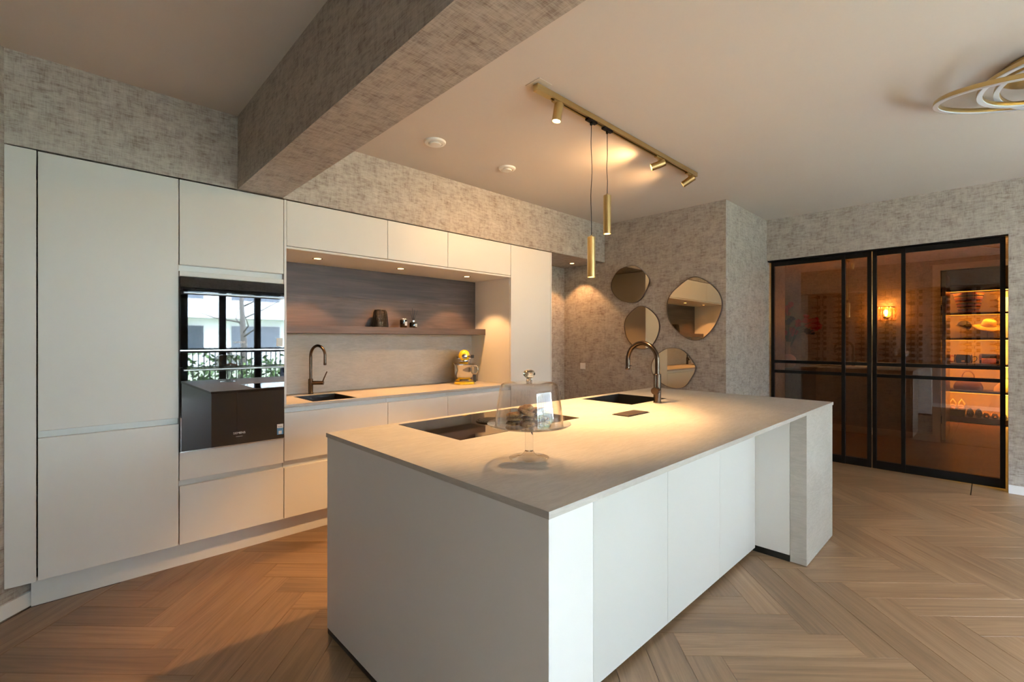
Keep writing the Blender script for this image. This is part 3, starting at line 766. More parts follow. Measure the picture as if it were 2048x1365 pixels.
bm = nb(); lathe(bm, [(0, 0.172), (0.020, 0.172), (0.026, 0.168), (0.028, 0.158), (0.028, 0.150)], (0, 0, 0.285), 24, axis='x'); obj('hub_cap', bm, 'chrome', mx, True, local=True, angle=40)
bm = nb(); tube(bm, [(0.15, 0.028, 0.288), (0.15, 0.052, 0.288)], 0.008, 12); obj('hub_knob', bm, 'rubber', mx, True, local=True, angle=40)
bm = nb(); lathe(bm, [(0, 0.225), (0.052, 0.225), (0.056, 0.235), (0.054, 0.25), (0, 0.252)], (0.10, 0, 0), 28); obj('planetary', bm, 'chrome', mx, True, local=True, angle=40)
bm = nb()
lathe(bm, [(0, 0.041), (0.042, 0.041), (0.056, 0.050), (0.080, 0.074), (0.097, 0.108), (0.104, 0.150), (0.106, 0.195), (0.108, 0.197), (0.108, 0.200), (0.104, 0.200), (0.1035, 0.195), (0.1015, 0.150), (0.0945, 0.109), (0.078, 0.076), (0.054, 0.053), (0, 0.045)], (0.10, 0, 0), 48)
bo = obj('bowl', bm, 'steel', mx, True, local=True, angle=60)
hp = [(0.0, 0.104, 0.185), (0.0, 0.130, 0.188), (0.0, 0.150, 0.176), (0.0, 0.155, 0.145), (0.0, 0.142, 0.115), (0.0, 0.115, 0.108), (0.0, 0.090, 0.112)]
ha = 0.5
bm = nb(); tube(bm, curvy([(0.10 + y * math.sin(ha) + x, y * math.cos(ha), z) for x, y, z in hp]), 0.0055, 10); obj('bowl_handle', bm, 'steel', bo, True, local=True, angle=60)
bm = nb(); lathe(bm, [(0.055, 0.204), (0.109, 0.2025), (0.114, 0.215), (0.112, 0.216), (0.107, 0.2055), (0.055, 0.207)], (0.10, 0, 0), 40); obj('pouring_shield', bm, 'dome_glass', mx, True, local=True, angle=50)
for yy, xx in ((-0.062, 0.07), (0.0625, -0.05)):
    bm = nb(); tube(bm, [(xx, yy, 0.275), (xx, yy * 1.28, 0.275)], [0.004, 0.006], 10); obj('speed_lever', bm, 'rubber', mx, True, local=True, angle=50)
bm = nb(); B(bm, -0.14, -0.10, 0.100, 0.130, 0.001, 0.085, 0.004, 2); obj('plug_block', bm, 'rubber', mx, local=True)
bm = nb(); B(bm, 0.11, 0.15, 0.066, 0.100, 0.268, 0.300, 0.004, 2); obj('attachment_clip', bm, 'rubber', mx, local=True)
bm = nb(); rows = []
for z, cy_, hw in ((0.205, 0.085, 0.018), (0.262, 0.085, 0.026)):
    rows.append([bm.verts.new((0.12 + hw * math.cos(2 * PI * k / 4 + PI / 4), cy_ + hw * math.sin(2 * PI * k / 4 + PI / 4), z)) for k in range(4)])
for k in range(4): bm.faces.new((rows[0][k], rows[0][(k + 1) % 4], rows[1][(k + 1) % 4], rows[1][k]))
obj('pouring_chute', bm, 'dome_glass', mx, local=True)

# ------------------------------------------------------------------ shelf decoration
SZ = 1.512
ln = thing('wire_lantern', 'black wire lantern with tapered cage on the wooden shelf', 'lantern', (2.085, 3.905, SZ))
def squircle(a, r, e=4.0):
    c, s_ = math.cos(a), math.sin(a); k = (abs(c) ** e + abs(s_) ** e) ** (-1 / e); return (r * k * c, r * k * s_)
def lring(z):
    r = 0.066 - 0.016 * (z / 0.16)
    if z < 0.014: r -= 0.010 * (1 - z / 0.014) ** 2
    if z > 0.140: r -= 0.012 * ((z - 0.140) / 0.02) ** 2
    return r
for k in range(20):
    z = 0.004 + k * 0.0080
    bm = nb(); tube(bm, [(*squircle(2 * PI * i / 32, lring(z)), z) for i in range(32)], 0.0022 if 0 < k < 19 else 0.0045, 6, closed=True)
    obj('wire_ring', bm, 'black_matt', ln, True, local=True)
for k in range(8):
    a = 2 * PI * (k + 0.5) / 8
    bm = nb(); tube(bm, [(*squircle(a, lring(z)), z) for z in (0.004, 0.010, 0.02, 0.06, 0.10, 0.14, 0.150, 0.156)], 0.0035, 6); obj('upright_wire', bm, 'black_matt', ln, True, local=True)
bm = nb(); lathe(bm, [(0, 0.003), (0.026, 0.003), (0.028, 0.006), (0.028, 0.085), (0.026, 0.085), (0.026, 0.008), (0, 0.008)], (0, 0, 0), 28); obj('glass_cup', bm, 'dome_glass', ln, True, local=True, angle=50)
simple('candle_wax', (0.75, 0.70, 0.60), 0.5)
bm = nb(); lathe(bm, [(0, 0.0085), (0.025, 0.0085), (0.025, 0.05), (0, 0.049)], (0, 0, 0), 24); obj('candle', bm, 'candle_wax', ln, True, local=True, angle=50)
simple('dark_chrome', (0.10, 0.10, 0.10), 0.06, 1.0)
simple('silver_label', (0.45, 0.45, 0.45), 0.3, 0.6)
cn = thing('scented_candle', 'dark mirrored candle jar with silver lid on the wooden shelf', 'candle', (2.325, 3.905, SZ))
bm = nb(); lathe(bm, [(0, 0), (0.031, 0), (0.033, 0.003), (0.033, 0.072), (0, 0.072)], (0, 0, 0), 32); obj('jar', bm, 'dark_chrome', cn, True, local=True, angle=40)
bm = nb(); lathe(bm, [(0, 0.0725), (0.032, 0.0725), (0.034, 0.075), (0.034, 0.082), (0.030, 0.087), (0, 0.088)], (0, 0, 0), 32); obj('lid', bm, 'chrome', cn, True, local=True, angle=40)
bm = nb(); B(bm, -0.004, 0.020, -0.0345, -0.028, 0.02, 0.058); obj('paper_label', bm, 'silver_label', cn, local=True)
rd = thing('reed_diffuser', 'dark mirrored reed diffuser bottle with black sticks on the shelf', 'diffuser', (2.432, 3.905, SZ))
bm = nb(); lathe(bm, [(0, 0), (0.035, 0), (0.037, 0.003), (0.037, 0.045), (0.034, 0.052), (0.018, 0.056), (0.016, 0.058), (0, 0.058)], (0, 0, 0), 32); obj('bottle', bm, 'dark_chrome', rd, True, local=True, angle=40)
bm = nb(); lathe(bm, [(0.010, 0.0585), (0.018, 0.0585), (0.018, 0.072), (0.010, 0.072)], (0, 0, 0), 24); obj('collar', bm, 'chrome', rd, True, local=True, angle=40)
bm = nb(); B(bm, 0.0, 0.020, -0.0385, -0.032, 0.010, 0.040); obj('paper_label', bm, 'silver_label', rd, local=True)
for i, (tx, ty, tz) in enumerate(((-0.028, 0.004, 0.165), (-0.012, -0.006, 0.19), (0.016, 0.0, 0.175), (0.030, 0.008, 0.168), (0.048, -0.002, 0.172), (0.02, 0.012, 0.15))):
    bm = nb(); tube(bm, [(tx * 0.1, ty * 0.1, 0.06), (tx, ty, tz)], 0.0027, 6); obj('reed', bm, 'rubber', rd, True, local=True)

# ------------------------------------------------------------------ recessed downlights
def downlight(x, y, z, label, power, angle=95):
    t = thing('downlight', label, 'downlight', (x, y, z))
    bm = nb(); lathe(bm, [(0.026, -0.001), (0.036, -0.001), (0.038, -0.0025), (0.036, -0.004), (0.030, -0.004), (0.026, -0.001)], (x, y, z), 32); obj('rim', bm, 'black_matt', t, True, angle=40)
    bm = nb(); lathe(bm, [(0, -0.0012), (0.027, -0.0012), (0.027, -0.002), (0, -0.002)], (x, y, z), 24); obj('lens', bm, 'downlight_glow', t)
    spotlight('downlight_beam', (x, y, z - 0.006), (x, y, 0), power, angle, 0.30, (1.0, 0.50, 0.19), 0.015, t)
    return t
for x, lab in ((1.43, 'small recessed downlight in the niche above the sink faucet'), (2.167, 'small recessed downlight in the middle of the niche ceiling'), (2.918, 'small recessed downlight in the niche above the yellow mixer')):
    downlight(x, 3.685, 2.036, lab, 27)
downlight(4.701, 3.765, 2.383, 'small recessed downlight in the papered soffit beside the tall cabinet', 26)

# ------------------------------------------------------------------ ceiling fittings
for x, y, r, lab in ((1.967, 2.86, 0.080, 'larger round white ceiling vent near the papered beam'), (2.71, 2.872, 0.072, 'smaller round white ceiling vent further from the papered beam')):
    t = thing('ceiling_vent', lab, 'vent', (x, y, CEIL))
    bm = nb(); lathe(bm, [(0, -0.0005), (r, -0.0005), (r, -0.006), (r * 0.93, -0.014), (r * 0.72, -0.018), (r * 0.66, -0.012), (0, -0.012)], (x, y, CEIL), 40); obj('flange', bm, 'white_plastic', t, True, angle=40)
    bm = nb(); lathe(bm, [(0, -0.0125), (r * 0.5, -0.0125), (r * 0.55, -0.020), (r * 0.52, -0.026), (0, -0.027)], (x, y, CEIL), 32); obj('valve_disc', bm, 'white_plastic', t, True, angle=40)

# track with spots and pendants
TY, TX0, TX1 = 1.81, 1.93, 3.975
simple('plate_cream', (0.60, 0.53, 0.43), 0.6)
tag(box('cover_plate', (1.905, 2.01, 1.755, 1.868, CEIL - 0.004, CEIL - 0.0003), 'plate_cream', None, 0.0008), 'square cream cover plate on the ceiling at the track end', 'plate')
tr = thing('track_rail', 'brass ceiling track rail above the kitchen island', 'track', ((TX0 + TX1) / 2, TY, CEIL))
bm = nb(); prism(bm, [(-0.018, 0), (-0.018, -0.034), (-0.006, -0.034), (-0.006, -0.012), (0.006, -0.012), (0.006, -0.034), (0.018, -0.034), (0.018, 0)], TX0 + 0.13, TX1 - 0.02, lambda a, b, h: (h, TY + a, CEIL - 0.0045 + b)); obj('rail', bm, 'brass', tr)
box('feed_box', (TX0, TX0 + 0.1295, TY - 0.0185, TY + 0.0185, CEIL - 0.042, CEIL - 0.0045), 'brass', tr, 0.001)
box('end_cap', (TX1 - 0.0195, TX1, TY - 0.0185, TY + 0.0185, CEIL - 0.041, CEIL - 0.0045), 'brass', tr, 0.001)
box('conductor', (TX0 + 0.131, TX1 - 0.021, TY - 0.0055, TY + 0.0055, CEIL - 0.0175, CEIL - 0.0168), 'black_matt', tr)
def spot_head(x, label, piv, direction, power, angle, dz=0.0):
    t = thing('track_spot', label, 'spotlight', (x, TY, CEIL - 0.039))
    zt = CEIL - 0.0395
    box('adapter', (x - 0.045, x + 0.045, TY - 0.012, TY + 0.012, zt - 0.012, zt), 'brass', t, 0.001)
    d = Vector(direction).normalized(); pv = Vector((x, TY, zt - piv))
    bm = nb(); tube(bm, [(x, TY, zt - 0.0125), tuple(pv)], 0.005, 10); obj('stem', bm, 'brass', t, True, angle=40)
    q = Vector((0, 0, 1)).rotation_difference(d).to_matrix()
    def shaped(prof, seg=32):
        b = nb(); lathe(b, prof, (0, 0, 0), seg); bmesh.ops.rotate(b, verts=b.verts, cent=(0, 0, 0), matrix=q); bmesh.ops.translate(b, verts=b.verts, vec=pv + d * 0.0); return b
    L0, L1, R = -0.050, 0.058, 0.0275
    obj('barrel', shaped([(0, L0), (R - 0.002, L0), (R, L0 + 0.002), (R, L1), (R - 0.003, L1), (R - 0.004, L1 - 0.012), (0, L1 - 0.012)]), 'brass', t, True, angle=40)
    obj('lens', shaped([(0, L1 - 0.0115), (R - 0.0045, L1 - 0.0115), (R - 0.0045, L1 - 0.008), (0, L1 - 0.008)]), 'lamp_glow', t)
    src = pv + d * (L1 + 0.002)
    spotlight('spot_beam', src, src + d, power, angle, 0.35 if angle < 100 else 0.9, WARM, 0.02, t)
    return t
spot_head(2.125, 'brass track spotlight pointing down near the track feed box', 0.058, (-0.10, 0.10, -1.0), 150, 75)
spot_head(3.33, 'brass track spotlight tilted towards the soffit, middle of the three', 0.060, (-0.50, 0.75, -0.28), 23, 140)
spot_head(3.845, 'brass track spotlight tilted towards the mirrors at the track end', 0.060, (-0.30, 0.85, -0.50), 23, 140)
def pendant(x, zb, label, power):
    t = thing('pendant_lamp', label, 'pendant lamp', (x, TY, CEIL - 0.039))
    zt = CEIL - 0.0395; zc = zb + 0.26
    box('adapter', (x - 0.05, x + 0.05, TY - 0.013, TY + 0.013, zt - 0.014, zt), 'black_matt', t, 0.001)
    bm = nb(); lathe(bm, [(0, 0), (0.008, 0), (0.010, -0.012), (0.004, -0.02), (0, -0.02)], (x, TY, zt - 0.0145), 16); obj('strain_relief', bm, 'black_matt', t, True, angle=40)
    n = 14; pts = [(x + 0.004 * math.sin(i * 0.7 + zb * 9) * math.sin(PI * i / n), TY + 0.003 * math.sin(i * 0.9) * math.sin(PI * i / n), zt - 0.034 + (zc + 0.012 - zt + 0.034) * i / n) for i in range(n + 1)]
    bm = nb(); tube(bm, pts, 0.0024, 8); obj('cord', bm, 'rubber', t, True)
    R = 0.0255
    bm = nb(); lathe(bm, [(0, zc + 0.012), (0.006, zc + 0.012), (0.006, zc), (R - 0.002, zc), (R, zc - 0.002), (R, zb), (R - 0.0025, zb), (R - 0.003, zb + 0.02), (0, zb + 0.02)], (x, TY, 0), 36); obj('tube', bm, 'brass', t, True, angle=40)
    bm = nb(); lathe(bm, [(0, zb + 0.0195), (R - 0.0035, zb + 0.0195), (R - 0.0035, zb + 0.012), (0, zb + 0.012)], (x, TY, 0), 24); obj('lens', bm, 'lamp_glow', t)
    spotlight('pendant_beam', (x, TY, zb - 0.004), (x, TY, 0), power, 95, 0.5, WARM, 0.02, t)
pendant(2.459, 1.803, 'slim brass tube pendant lamp hanging lower over the island', 32)
pendant(2.637, 2.112, 'slim brass tube pendant lamp hanging higher over the island', 34)

# ring chandelier
simple('led_acrylic', (0.80, 0.83, 0.86), 0.35)
chd = thing('ring_chandelier', 'ceiling lamp of interlaced gold rings with white light bands', 'ceiling lamp', (3.70, -0.20, CEIL))
bm = nb(); lathe(bm, [(0, 0), (0.235, 0), (0.245, -0.006), (0.245, -0.03), (0.235, -0.036), (0, -0.036)], (3.74, -0.26, CEIL - 0.0005), 48); obj('canopy', bm, 'brass', chd, True, angle=40)
def ring(c, r, tilt, az, squash=1.0):
    c = Vector(c); M = Matrix.Rotation(az, 3, 'Z') @ Matrix.Rotation(tilt, 3, 'Y')
    n = 72; h, wd = 0.020, 0.013
    def band(prof, nm, mat, par):
        bm = nb(); rows = []
        for i in range(n):
            a = 2 * PI * i / n
            rows.append([bm.verts.new(c + M @ Vector(((r + dr) * math.cos(a), (r + dr) * squash * math.sin(a), dz))) for dr, dz in prof])
        m = len(prof)
        for i in range(n):
            for k in range(m):
                bm.faces.new((rows[i][k], rows[i][(k + 1) % m], rows[(i + 1) % n][(k + 1) % m], rows[(i + 1) % n][k]))
        return obj(nm, bm, mat, par, True, angle=50)
    prof = [(-wd, -h * 0.45), (-wd, h * 0.4), (-wd * 0.5, h * 0.75), (wd * 0.5, h * 0.75), (wd, h * 0.4), (wd, -h * 0.45)]
    g_ = band(prof, 'ring', 'brass', chd)
    band([(-wd * 0.9, -h * 0.47), (-wd * 0.9, -h * 0.75), (wd * 0.9, -h * 0.75), (wd * 0.9, -h * 0.47)], 'light_band', 'led_acrylic', g_)
ring((3.70, -0.16, 2.71), 0.40, -0.22, 0.80)
ring((3.66, -0.28, 2.75), 0.335, 0.0, 0.3)
ring((3.80, -0.30, 2.76), 0.29, -0.14, 2.2)
for dx, dy in ((-0.09, 0.05), (0.10, 0.02), (0.0, -0.1)):
    bm = nb(); tube(bm, [(3.74 + dx, -0.26 + dy, CEIL - 0.037), (3.74 + dx * 1.2, -0.26 + dy, CEIL - 0.12)], 0.003, 8); obj('stay', bm, 'brass', chd, True)

# ------------------------------------------------------------------ mirrors and switch
MIR = [((3.057, 2.071), [(-0.024, 0.226), (-0.103, 0.207), (-0.189, 0.135), (-0.250, 0.060), (-0.262, 0.011), (-0.235, -0.056), (-0.181, -0.155), (-0.127, -0.207), (-0.048, -0.231), (0.050, -0.215), (0.141, -0.184), (0.226, -0.113), (0.269, -0.029), (0.269, 0.037), (0.234, 0.107), (0.166, 0.187), (0.066, 0.220)], 'rounded pebble shaped mirror hanging highest on the papered wall'),
       ((2.897, 1.539), [(0.033, 0.264), (-0.044, 0.250), (-0.136, 0.191), (-0.202, 0.113), (-0.227, 0.031), (-0.222, -0.036), (-0.195, -0.117), (-0.143, -0.199), (-0.075, -0.243), (0.002, -0.255), (0.080, -0.236), (0.161, -0.180), (0.218, -0.094), (0.239, 0.014), (0.231, 0.099), (0.177, 0.169), (0.104, 0.229)], 'egg shaped mirror behind the arch of the island faucet'),
       ((2.258, 1.738), [(0.000, 0.348), (-0.077, 0.326), (-0.178, 0.254), (-0.252, 0.174), (-0.282, 0.110), (-0.297, 0.048), (-0.288, -0.037), (-0.252, -0.134), (-0.197, -0.231), (-0.115, -0.311), (-0.052, -0.345), (0.013, -0.349), (0.093, -0.323), (0.195, -0.251), (0.271, -0.170), (0.314, -0.063), (0.321, 0.031), (0.314, 0.110), (0.257, 0.199), (0.147, 0.282), (0.066, 0.333)], 'largest pebble shaped mirror on the papered wall'),
       ((2.492, 1.082), [(0.094, 0.216), (0.023, 0.226), (-0.053, 0.222), (-0.128, 0.184), (-0.195, 0.108), (-0.241, 0.039), (-0.250, 0.008), (-0.234, -0.050), (-0.188, -0.123), (-0.142, -0.191), (-0.074, -0.228), (0.023, -0.231), (0.122, -0.203), (0.225, -0.135), (0.269, -0.070), (0.284, -0.002), (0.262, 0.081), (0.203, 0.151)], 'lowest pebble shaped mirror just above the island worktop')]
def smooth_loop(p, k=5):
    out = []; n = len(p)
    for i in range(n):
        a, b, c, d = (Vector(p[(i + j) % n]) for j in (-1, 0, 1, 2))
        for s_ in range(k):
            t_ = s_ / k
            out.append(0.5 * ((2 * b) + (c - a) * t_ + (2 * a - 5 * b + 4 * c - d) * t_ ** 2 + (3 * b - a - 3 * c + d) * t_ ** 3))
    # light relaxation evens out hand placed points
    for _ in range(6): out = [(out[i - 1] + 2 * out[i] + out[(i + 1) % len(out)]) / 4 for i in range(len(out))]
    return out
for (cy, cz), pts, lab in MIR:
    t = thing('wall_mirror', lab, 'mirror', (XM - 0.002, cy, cz), group='pebble shaped wall mirrors')
    lp = smooth_loop(pts); fr = lambda a, b, h: (XM - 0.002 - h, cy + a, cz + b)
    bm = nb(); prism(bm, [tuple(p * 0.985) for p in lp], 0.003, 0.017, fr); obj('glass', bm, 'bronze_mirror', t)
    bm = nb(); n = len(lp); rows = []
    for p in lp:
        rows.append([bm.verts.new(fr(p.x * f, p.y * f, h)) for f, h in ((0.986, 0.002), (1.003, 0.002), (1.003, 0.022), (0.986, 0.022))])
    for i in range(n):
        for k in range(4): bm.faces.new((rows[i][k], rows[i][(k + 1) % 4], rows[(i + 1) % n][(k + 1) % 4], rows[(i + 1) % n][k]))
    obj('rim', bm, 'mirror_rim', t, True, angle=50)
sw = thing('light_switch', 'white square light switch on the papered wall near the tall cabinet', 'switch', (XM, 3.779, 1.05))
box('plate', (XM - 0.009, XM - 0.0005, 3.779 - 0.040, 3.779 + 0.040, 1.05 - 0.040, 1.05 + 0.040), 'white_plastic', sw, 0.002, 2)
box('rocker', (XM - 0.014, XM - 0.0091, 3.779 - 0.028, 3.779 + 0.028, 1.05 - 0.028, 1.05 + 0.028), 'white_plastic', sw, 0.0015)

# ------------------------------------------------------------------ bronze glass doors
XG = 6.285
def glass_door(y0, y1, bar, label):
    """leaf between y0 < y1 with one upright bar at y = bar"""
    t = thing('glass_door', label, 'door', (XG, (y0 + y1) / 2, 0.012), group='bronze glass double doors')
    z0, z1 = 0.012, DZ - 0.012; st, tr_, br = 0.036, 0.052, 0.085; X0, X1 = XG, XG + 0.038
    box('stile', (X0, X1, y0, y0 + st, z0, z1), 'frame_black', t, 0.001)
    box('stile', (X0, X1, y1 - st, y1, z0, z1), 'frame_black', t, 0.001)
    box('mullion', (X0 - 0.006, X1, bar - 0.017, bar + 0.017, z0, z1), 'frame_black', t, 0.002)
    cols = ((y0 + st, bar - 0.017), (bar + 0.017, y1 - st))
    rails = ((z0, z0 + br), (0.995, 1.030), (1.115, 1.150), (z1 - tr_, z1))
    for a, b in cols:
        for n, (r0, r1) in enumerate(rails):
            box('rail' if 0 < n < 3 else ('bottom_rail' if n == 0 else 'top_rail'), (X0 + (0.0 if 0 < n < 3 else 0), X1, a + 0.0002, b - 0.0002, r0, r1), 'frame_black', t, 0.001)
        for r0, r1 in ((rails[0][1], rails[1][0]), (rails[1][1], rails[2][0]), (rails[2][1], rails[3][0])):
            box('pane', (XG + 0.016, XG + 0.022, a + 0.0003, b - 0.0003, r0 + 0.0003, r1 - 0.0003), 'bronze_glass', t)
    return t
glass_door(0.918, 1.908, 1.168, 'black framed bronze glass door leaf next to the recess wall')
glass_door(-0.078, 0.908, 0.652, 'black framed bronze glass door leaf showing the lit closet')
sbox('trim_3', (XE + 0.03, XE + 0.13, DY0, DY1, DZ - 0.011, DZ), 'frame_black')

# ------------------------------------------------------------------ hall: wall lamp, vase with flowers on a console
wl = thing('wall_lamp', 'round glass rod wall lamp glowing amber behind the glass doors', 'wall lamp', (HX - 0.10, 1.07, 1.77))
LC = (HX - 0.125, 1.07, 1.77)
bm = nb(); lathe(bm, [(0, 0), (0.05, 0), (0.05, 0.02), (0, 0.02)], (HX - 0.021, 1.07, 1.77), 24, axis='x'); obj('wall_plate', bm, 'brass', wl, True, angle=40)
bm = nb(); tube(bm, [(HX - 0.022, 1.07, 1.70), (LC[0], LC[1], 1.70), (LC[0], LC[1], 1.735)], 0.006, 10); obj('arm', bm, 'brass', wl, True, angle=40)
for z in (1.672, 1.868):
    bm = nb(); tube(bm, [(LC[0] + 0.10 * math.cos(2 * PI * k / 32), LC[1] + 0.10 * math.sin(2 * PI * k / 32), z) for k in range(32)], 0.0045, 8, closed=True); obj('hoop', bm, 'brass', wl, True)
sheet_glass('amber_rod', (1.0, 0.84, 0.55), 1.5, 2.0)
for k in range(16):
    a = 2 * PI * k / 16; bm = nb()
    tube(bm, [(LC[0] + r_ * math.cos(a), LC[1] + r_ * math.sin(a), z) for r_, z in ((0.098, 1.675), (0.117, 1.70), (0.120, 1.77), (0.117, 1.84), (0.098, 1.865))], 0.009, 8); obj('glass_rod', bm, 'amber_rod', wl, True)
bm = nb(); lathe(bm, [(0, 1.736), (0.012, 1.736), (0.014, 1.755), (0.026, 1.785), (0.024, 1.81), (0.012, 1.825), (0, 1.828)], (LC[0], LC[1], 0), 20); obj('bulb', bm, 'bulb_glow', wl, True)
pointlight('wall_lamp_light', (LC[0], LC[1], 1.85), 6, (1.0, 0.60, 0.20), 0.03, wl)

VX, VY = 8.05, 2.20
cn_ = thing('console_cabinet', 'dark console cabinet in the hall carrying the flower vase', 'console', (8.2, 2.4, 0))
box('body', (7.85, 8.56, 1.95, 3.1, 0.06, 0.94), 'dark_shelf', cn_, 0.002)
box('top', (7.83, 8.565, 1.93, 3.12, 0.9405, 0.97), 'dark_shelf', cn_, 0.002)
box('plinth_strip', (7.9, 8.5, 2.0, 3.05, 0, 0.0595), 'black_plinth', cn_)
for a, b in ((1.955, 2.52), (2.525, 3.095)): box('door', (7.832, 7.849, a, b, 0.07, 0.93), 'dark_shelf', cn_, 0.001)
vs = thing('vase', 'round orange vase with slim pale neck on the hall console', 'vase', (VX, VY, 0.97))
simple('orange_ceramic', (0.55, 0.26, 0.10), 0.35); simple('pale_ceramic', (0.55, 0.45, 0.36), 0.4)
bm = nb(); lathe(bm, [(0, 0), (0.05, 0), (0.085, 0.03), (0.108, 0.09), (0.10, 0.15), (0.065, 0.19), (0.03, 0.205), (0, 0.206)], (VX, VY, 0.97), 32); obj('body', bm, 'orange_ceramic', vs, True, angle=50)
bm = nb(); lathe(bm, [(0.026, 0.2065), (0.030, 0.207), (0.026, 0.26), (0.030, 0.36), (0.040, 0.40), (0.036, 0.40), (0.026, 0.36), (0.022, 0.26)], (VX, VY, 0.97), 24); obj('neck', bm, 'pale_ceramic', vs, True, angle=50)
fl = thing('flower_bouquet', 'large red orchid bouquet standing in the hall vase', 'flowers', (VX, VY, 1.37))
s = N('red_petal'); t = s.noise(s.ob(), 30, 2); s.bsdf(s.mix(t, (0.70, 0.02, 0.05), (0.95, 0.12, 0.16)), 0.5)
simple('stem_green', (0.06, 0.10, 0.03), 0.6); simple('blue_petal', (0.03, 0.03, 0.12), 0.6)
rng = random.Random(3)
heads = [(0.10, 0.46), (0.02, 0.50), (0.05, 0.40), (0.14, 0.30), (0.18, 0.20), (-0.02, 0.28), (-0.16, 0.25), (-0.30, 0.22), (-0.34, 0.16), (-0.36, 0.26), (-0.28, 0.12), (0.12, 0.10), (0.04, 0.12), (-0.06, 0.10), (0.02, 0.01), (0.2, 0.42), (0.24, 0.08), (-0.22, 0.30), (-0.40, 0.20)]
stems = {}
for i, (a, h) in enumerate(heads):
    px, py, pz = VX + rng.uniform(-0.1, 0.1), VY + a, 1.42 + h
    bm = nb(); tube(bm, [(VX, VY, 1.22), (VX + (px - VX) * 0.4, VY + a * 0.35, 1.42 + h * 0.6), (px, py, pz)], 0.004, 6); st = obj('stem', bm, 'stem_green', fl, True)
    bm = nb(); m = 'blue_petal' if i in (5, 10) else 'red_petal'
    for q in range(3):
        c = Vector((px, py, pz)) + Vector((rng.uniform(-.03, .03), rng.uniform(-.04, .04), rng.uniform(-.04, .04)))
        for k in range(5):
            an = 2 * PI * k / 5 + rng.random(); d = Vector((rng.uniform(-0.9, -0.2), math.cos(an), math.sin(an))).normalized(); e = d.cross(Vector((1, 0.3, 0.2))).normalized()
            tip = c + d * 0.055; w_ = 0.024; nrm = d.cross(e) * 0.010
            v = [bm.verts.new(x) for x in (c, c + d * 0.03 + e * w_ + nrm, tip + nrm * 0.4, c + d * 0.03 - e * w_ + nrm, c + d * 0.033 - nrm * 0.5)]
            bm.faces.new((v[0], v[1], v[4])); bm.faces.new((v[1], v[2], v[4])); bm.faces.new((v[2], v[3], v[4])); bm.faces.new((v[3], v[0], v[4]))
    obj('blossom', bm, m, fl, True)

# ------------------------------------------------------------------ closet shelves and what lies on them
SX0, SX1, SY0, SY1 = 10.90, 11.33, -0.95, 0.95
cb = thing('closet_shelving', 'dark open closet shelving with yellow light strips', 'shelving', (11.1, 0, 0))
LV = [0.10, 0.545, 0.995, 1.43, 1.855, 2.25]
simple('closet_back', (0.50, 0.40, 0.24), 0.6)
box('back_panel', (SX1 + 0.001, CX - 0.002, SY0, SY1, 0.02, 2.75), 'closet_back', cb)
for i, z in enumerate(LV):
    sh = box('shelf', (SX0, SX1, SY0 + 0.021, SY1 - 0.021, z - (0.08 if i == 0 else 0.035), z), 'dark_shelf', cb, 0.001)
    if i: box('light_strip', (SX0 + 0.004, SX0 + 0.016, SY0 + 0.03, SY1 - 0.03, z - 0.042, z - 0.036), 'led_yellow', sh)
for y in (SY0, SY1 - 0.02): box('side_panel', (SX0, SX1, y, y + 0.02, 0.0, 2.75), 'dark_shelf', cb)
box('divider', (SX1 - 0.03, SX1, -0.006, 0.006, 0.10, 2.2), 'closet_back', cb)
for i, z in enumerate(LV[1:]):
    d = bpy.data.lights.new('shelf_glow', 'AREA'); d.shape = 'RECTANGLE'; d.size = 0.02; d.size_y = 1.7; d.energy = 10.0; d.color = (1.0, 0.60, 0.14)
    o = bpy.data.objects.new('shelf_glow', d); COL.objects.link(o); o.parent = cb; o.location = Vector((SX0 + 0.03, 0, z - 0.045)) - Vector(cb['_w']); o.rotation_euler = (0, math.radians(-35), 0)
# woven basket
simple('weave_a', (0.45, 0.10, 0.04), 0.8); simple('weave_b', (0.06, 0.05, 0.05), 0.8); simple('weave_c', (0.60, 0.40, 0.12), 0.8); simple('weave_d', (0.40, 0.16, 0.16), 0.8)
bk = thing('woven_basket', 'striped colourful woven basket on the upper closet shelf', 'basket', (11.08, 0.295, LV[4]))
order = 'dabdcbadbcabdacbca'
for k in range(18):
    r = 0.115 + 0.065 * (k / 17); z = 0.0125 + k * 0.018
    bm = nb(); tube(bm, [(r * math.cos(2 * PI * i / 28), r * math.sin(2 * PI * i / 28), z) for i in range(28)], 0.0115, 6, closed=True)
    obj('coil', bm, 'weave_' + order[k], bk, True, local=True)
bm = nb(); lathe(bm, [(0, 0.002), (0.112, 0.002), (0.112, 0.012), (0, 0.012)], (0, 0, 0), 24); obj('bottom', bm, 'weave_c', bk, local=True)
# hats on stands
simple('hat_straw', (0.80, 0.58, 0.16), 0.7); simple('hat_dark', (0.03, 0.03, 0.035), 0.7); simple('hat_band', (0.50, 0.32, 0.07), 0.7)
def hat_stand(y, h, name, lab):
    t = thing('hat_stand', lab, 'stand', (11.10, y, LV[3]))
    bm = nb(); lathe(bm, [(0, 0), (0.05, 0), (0.05, 0.006), (0, 0.006)], (0, 0, 0), 24); obj('foot', bm, 'dome_glass', t, True, local=True, angle=40)
    bm = nb(); tube(bm, [(0, 0, 0.0065), (0, 0, h)], 0.006, 8); obj('post', bm, 'dome_glass', t, True, local=True)
hat_stand(0.07, 0.175, '', 'clear stand under the straw hat in the closet'); hat_stand(0.39, 0.17, '', 'clear stand under the dark cap in the closet')
ht = thing('sun_hat', 'yellow straw sun hat with wide drooping brim in the closet', 'hat', (11.08, 0.07, LV[3] + 0.13)); ht.rotation_euler = (0.16, -0.30, 0)
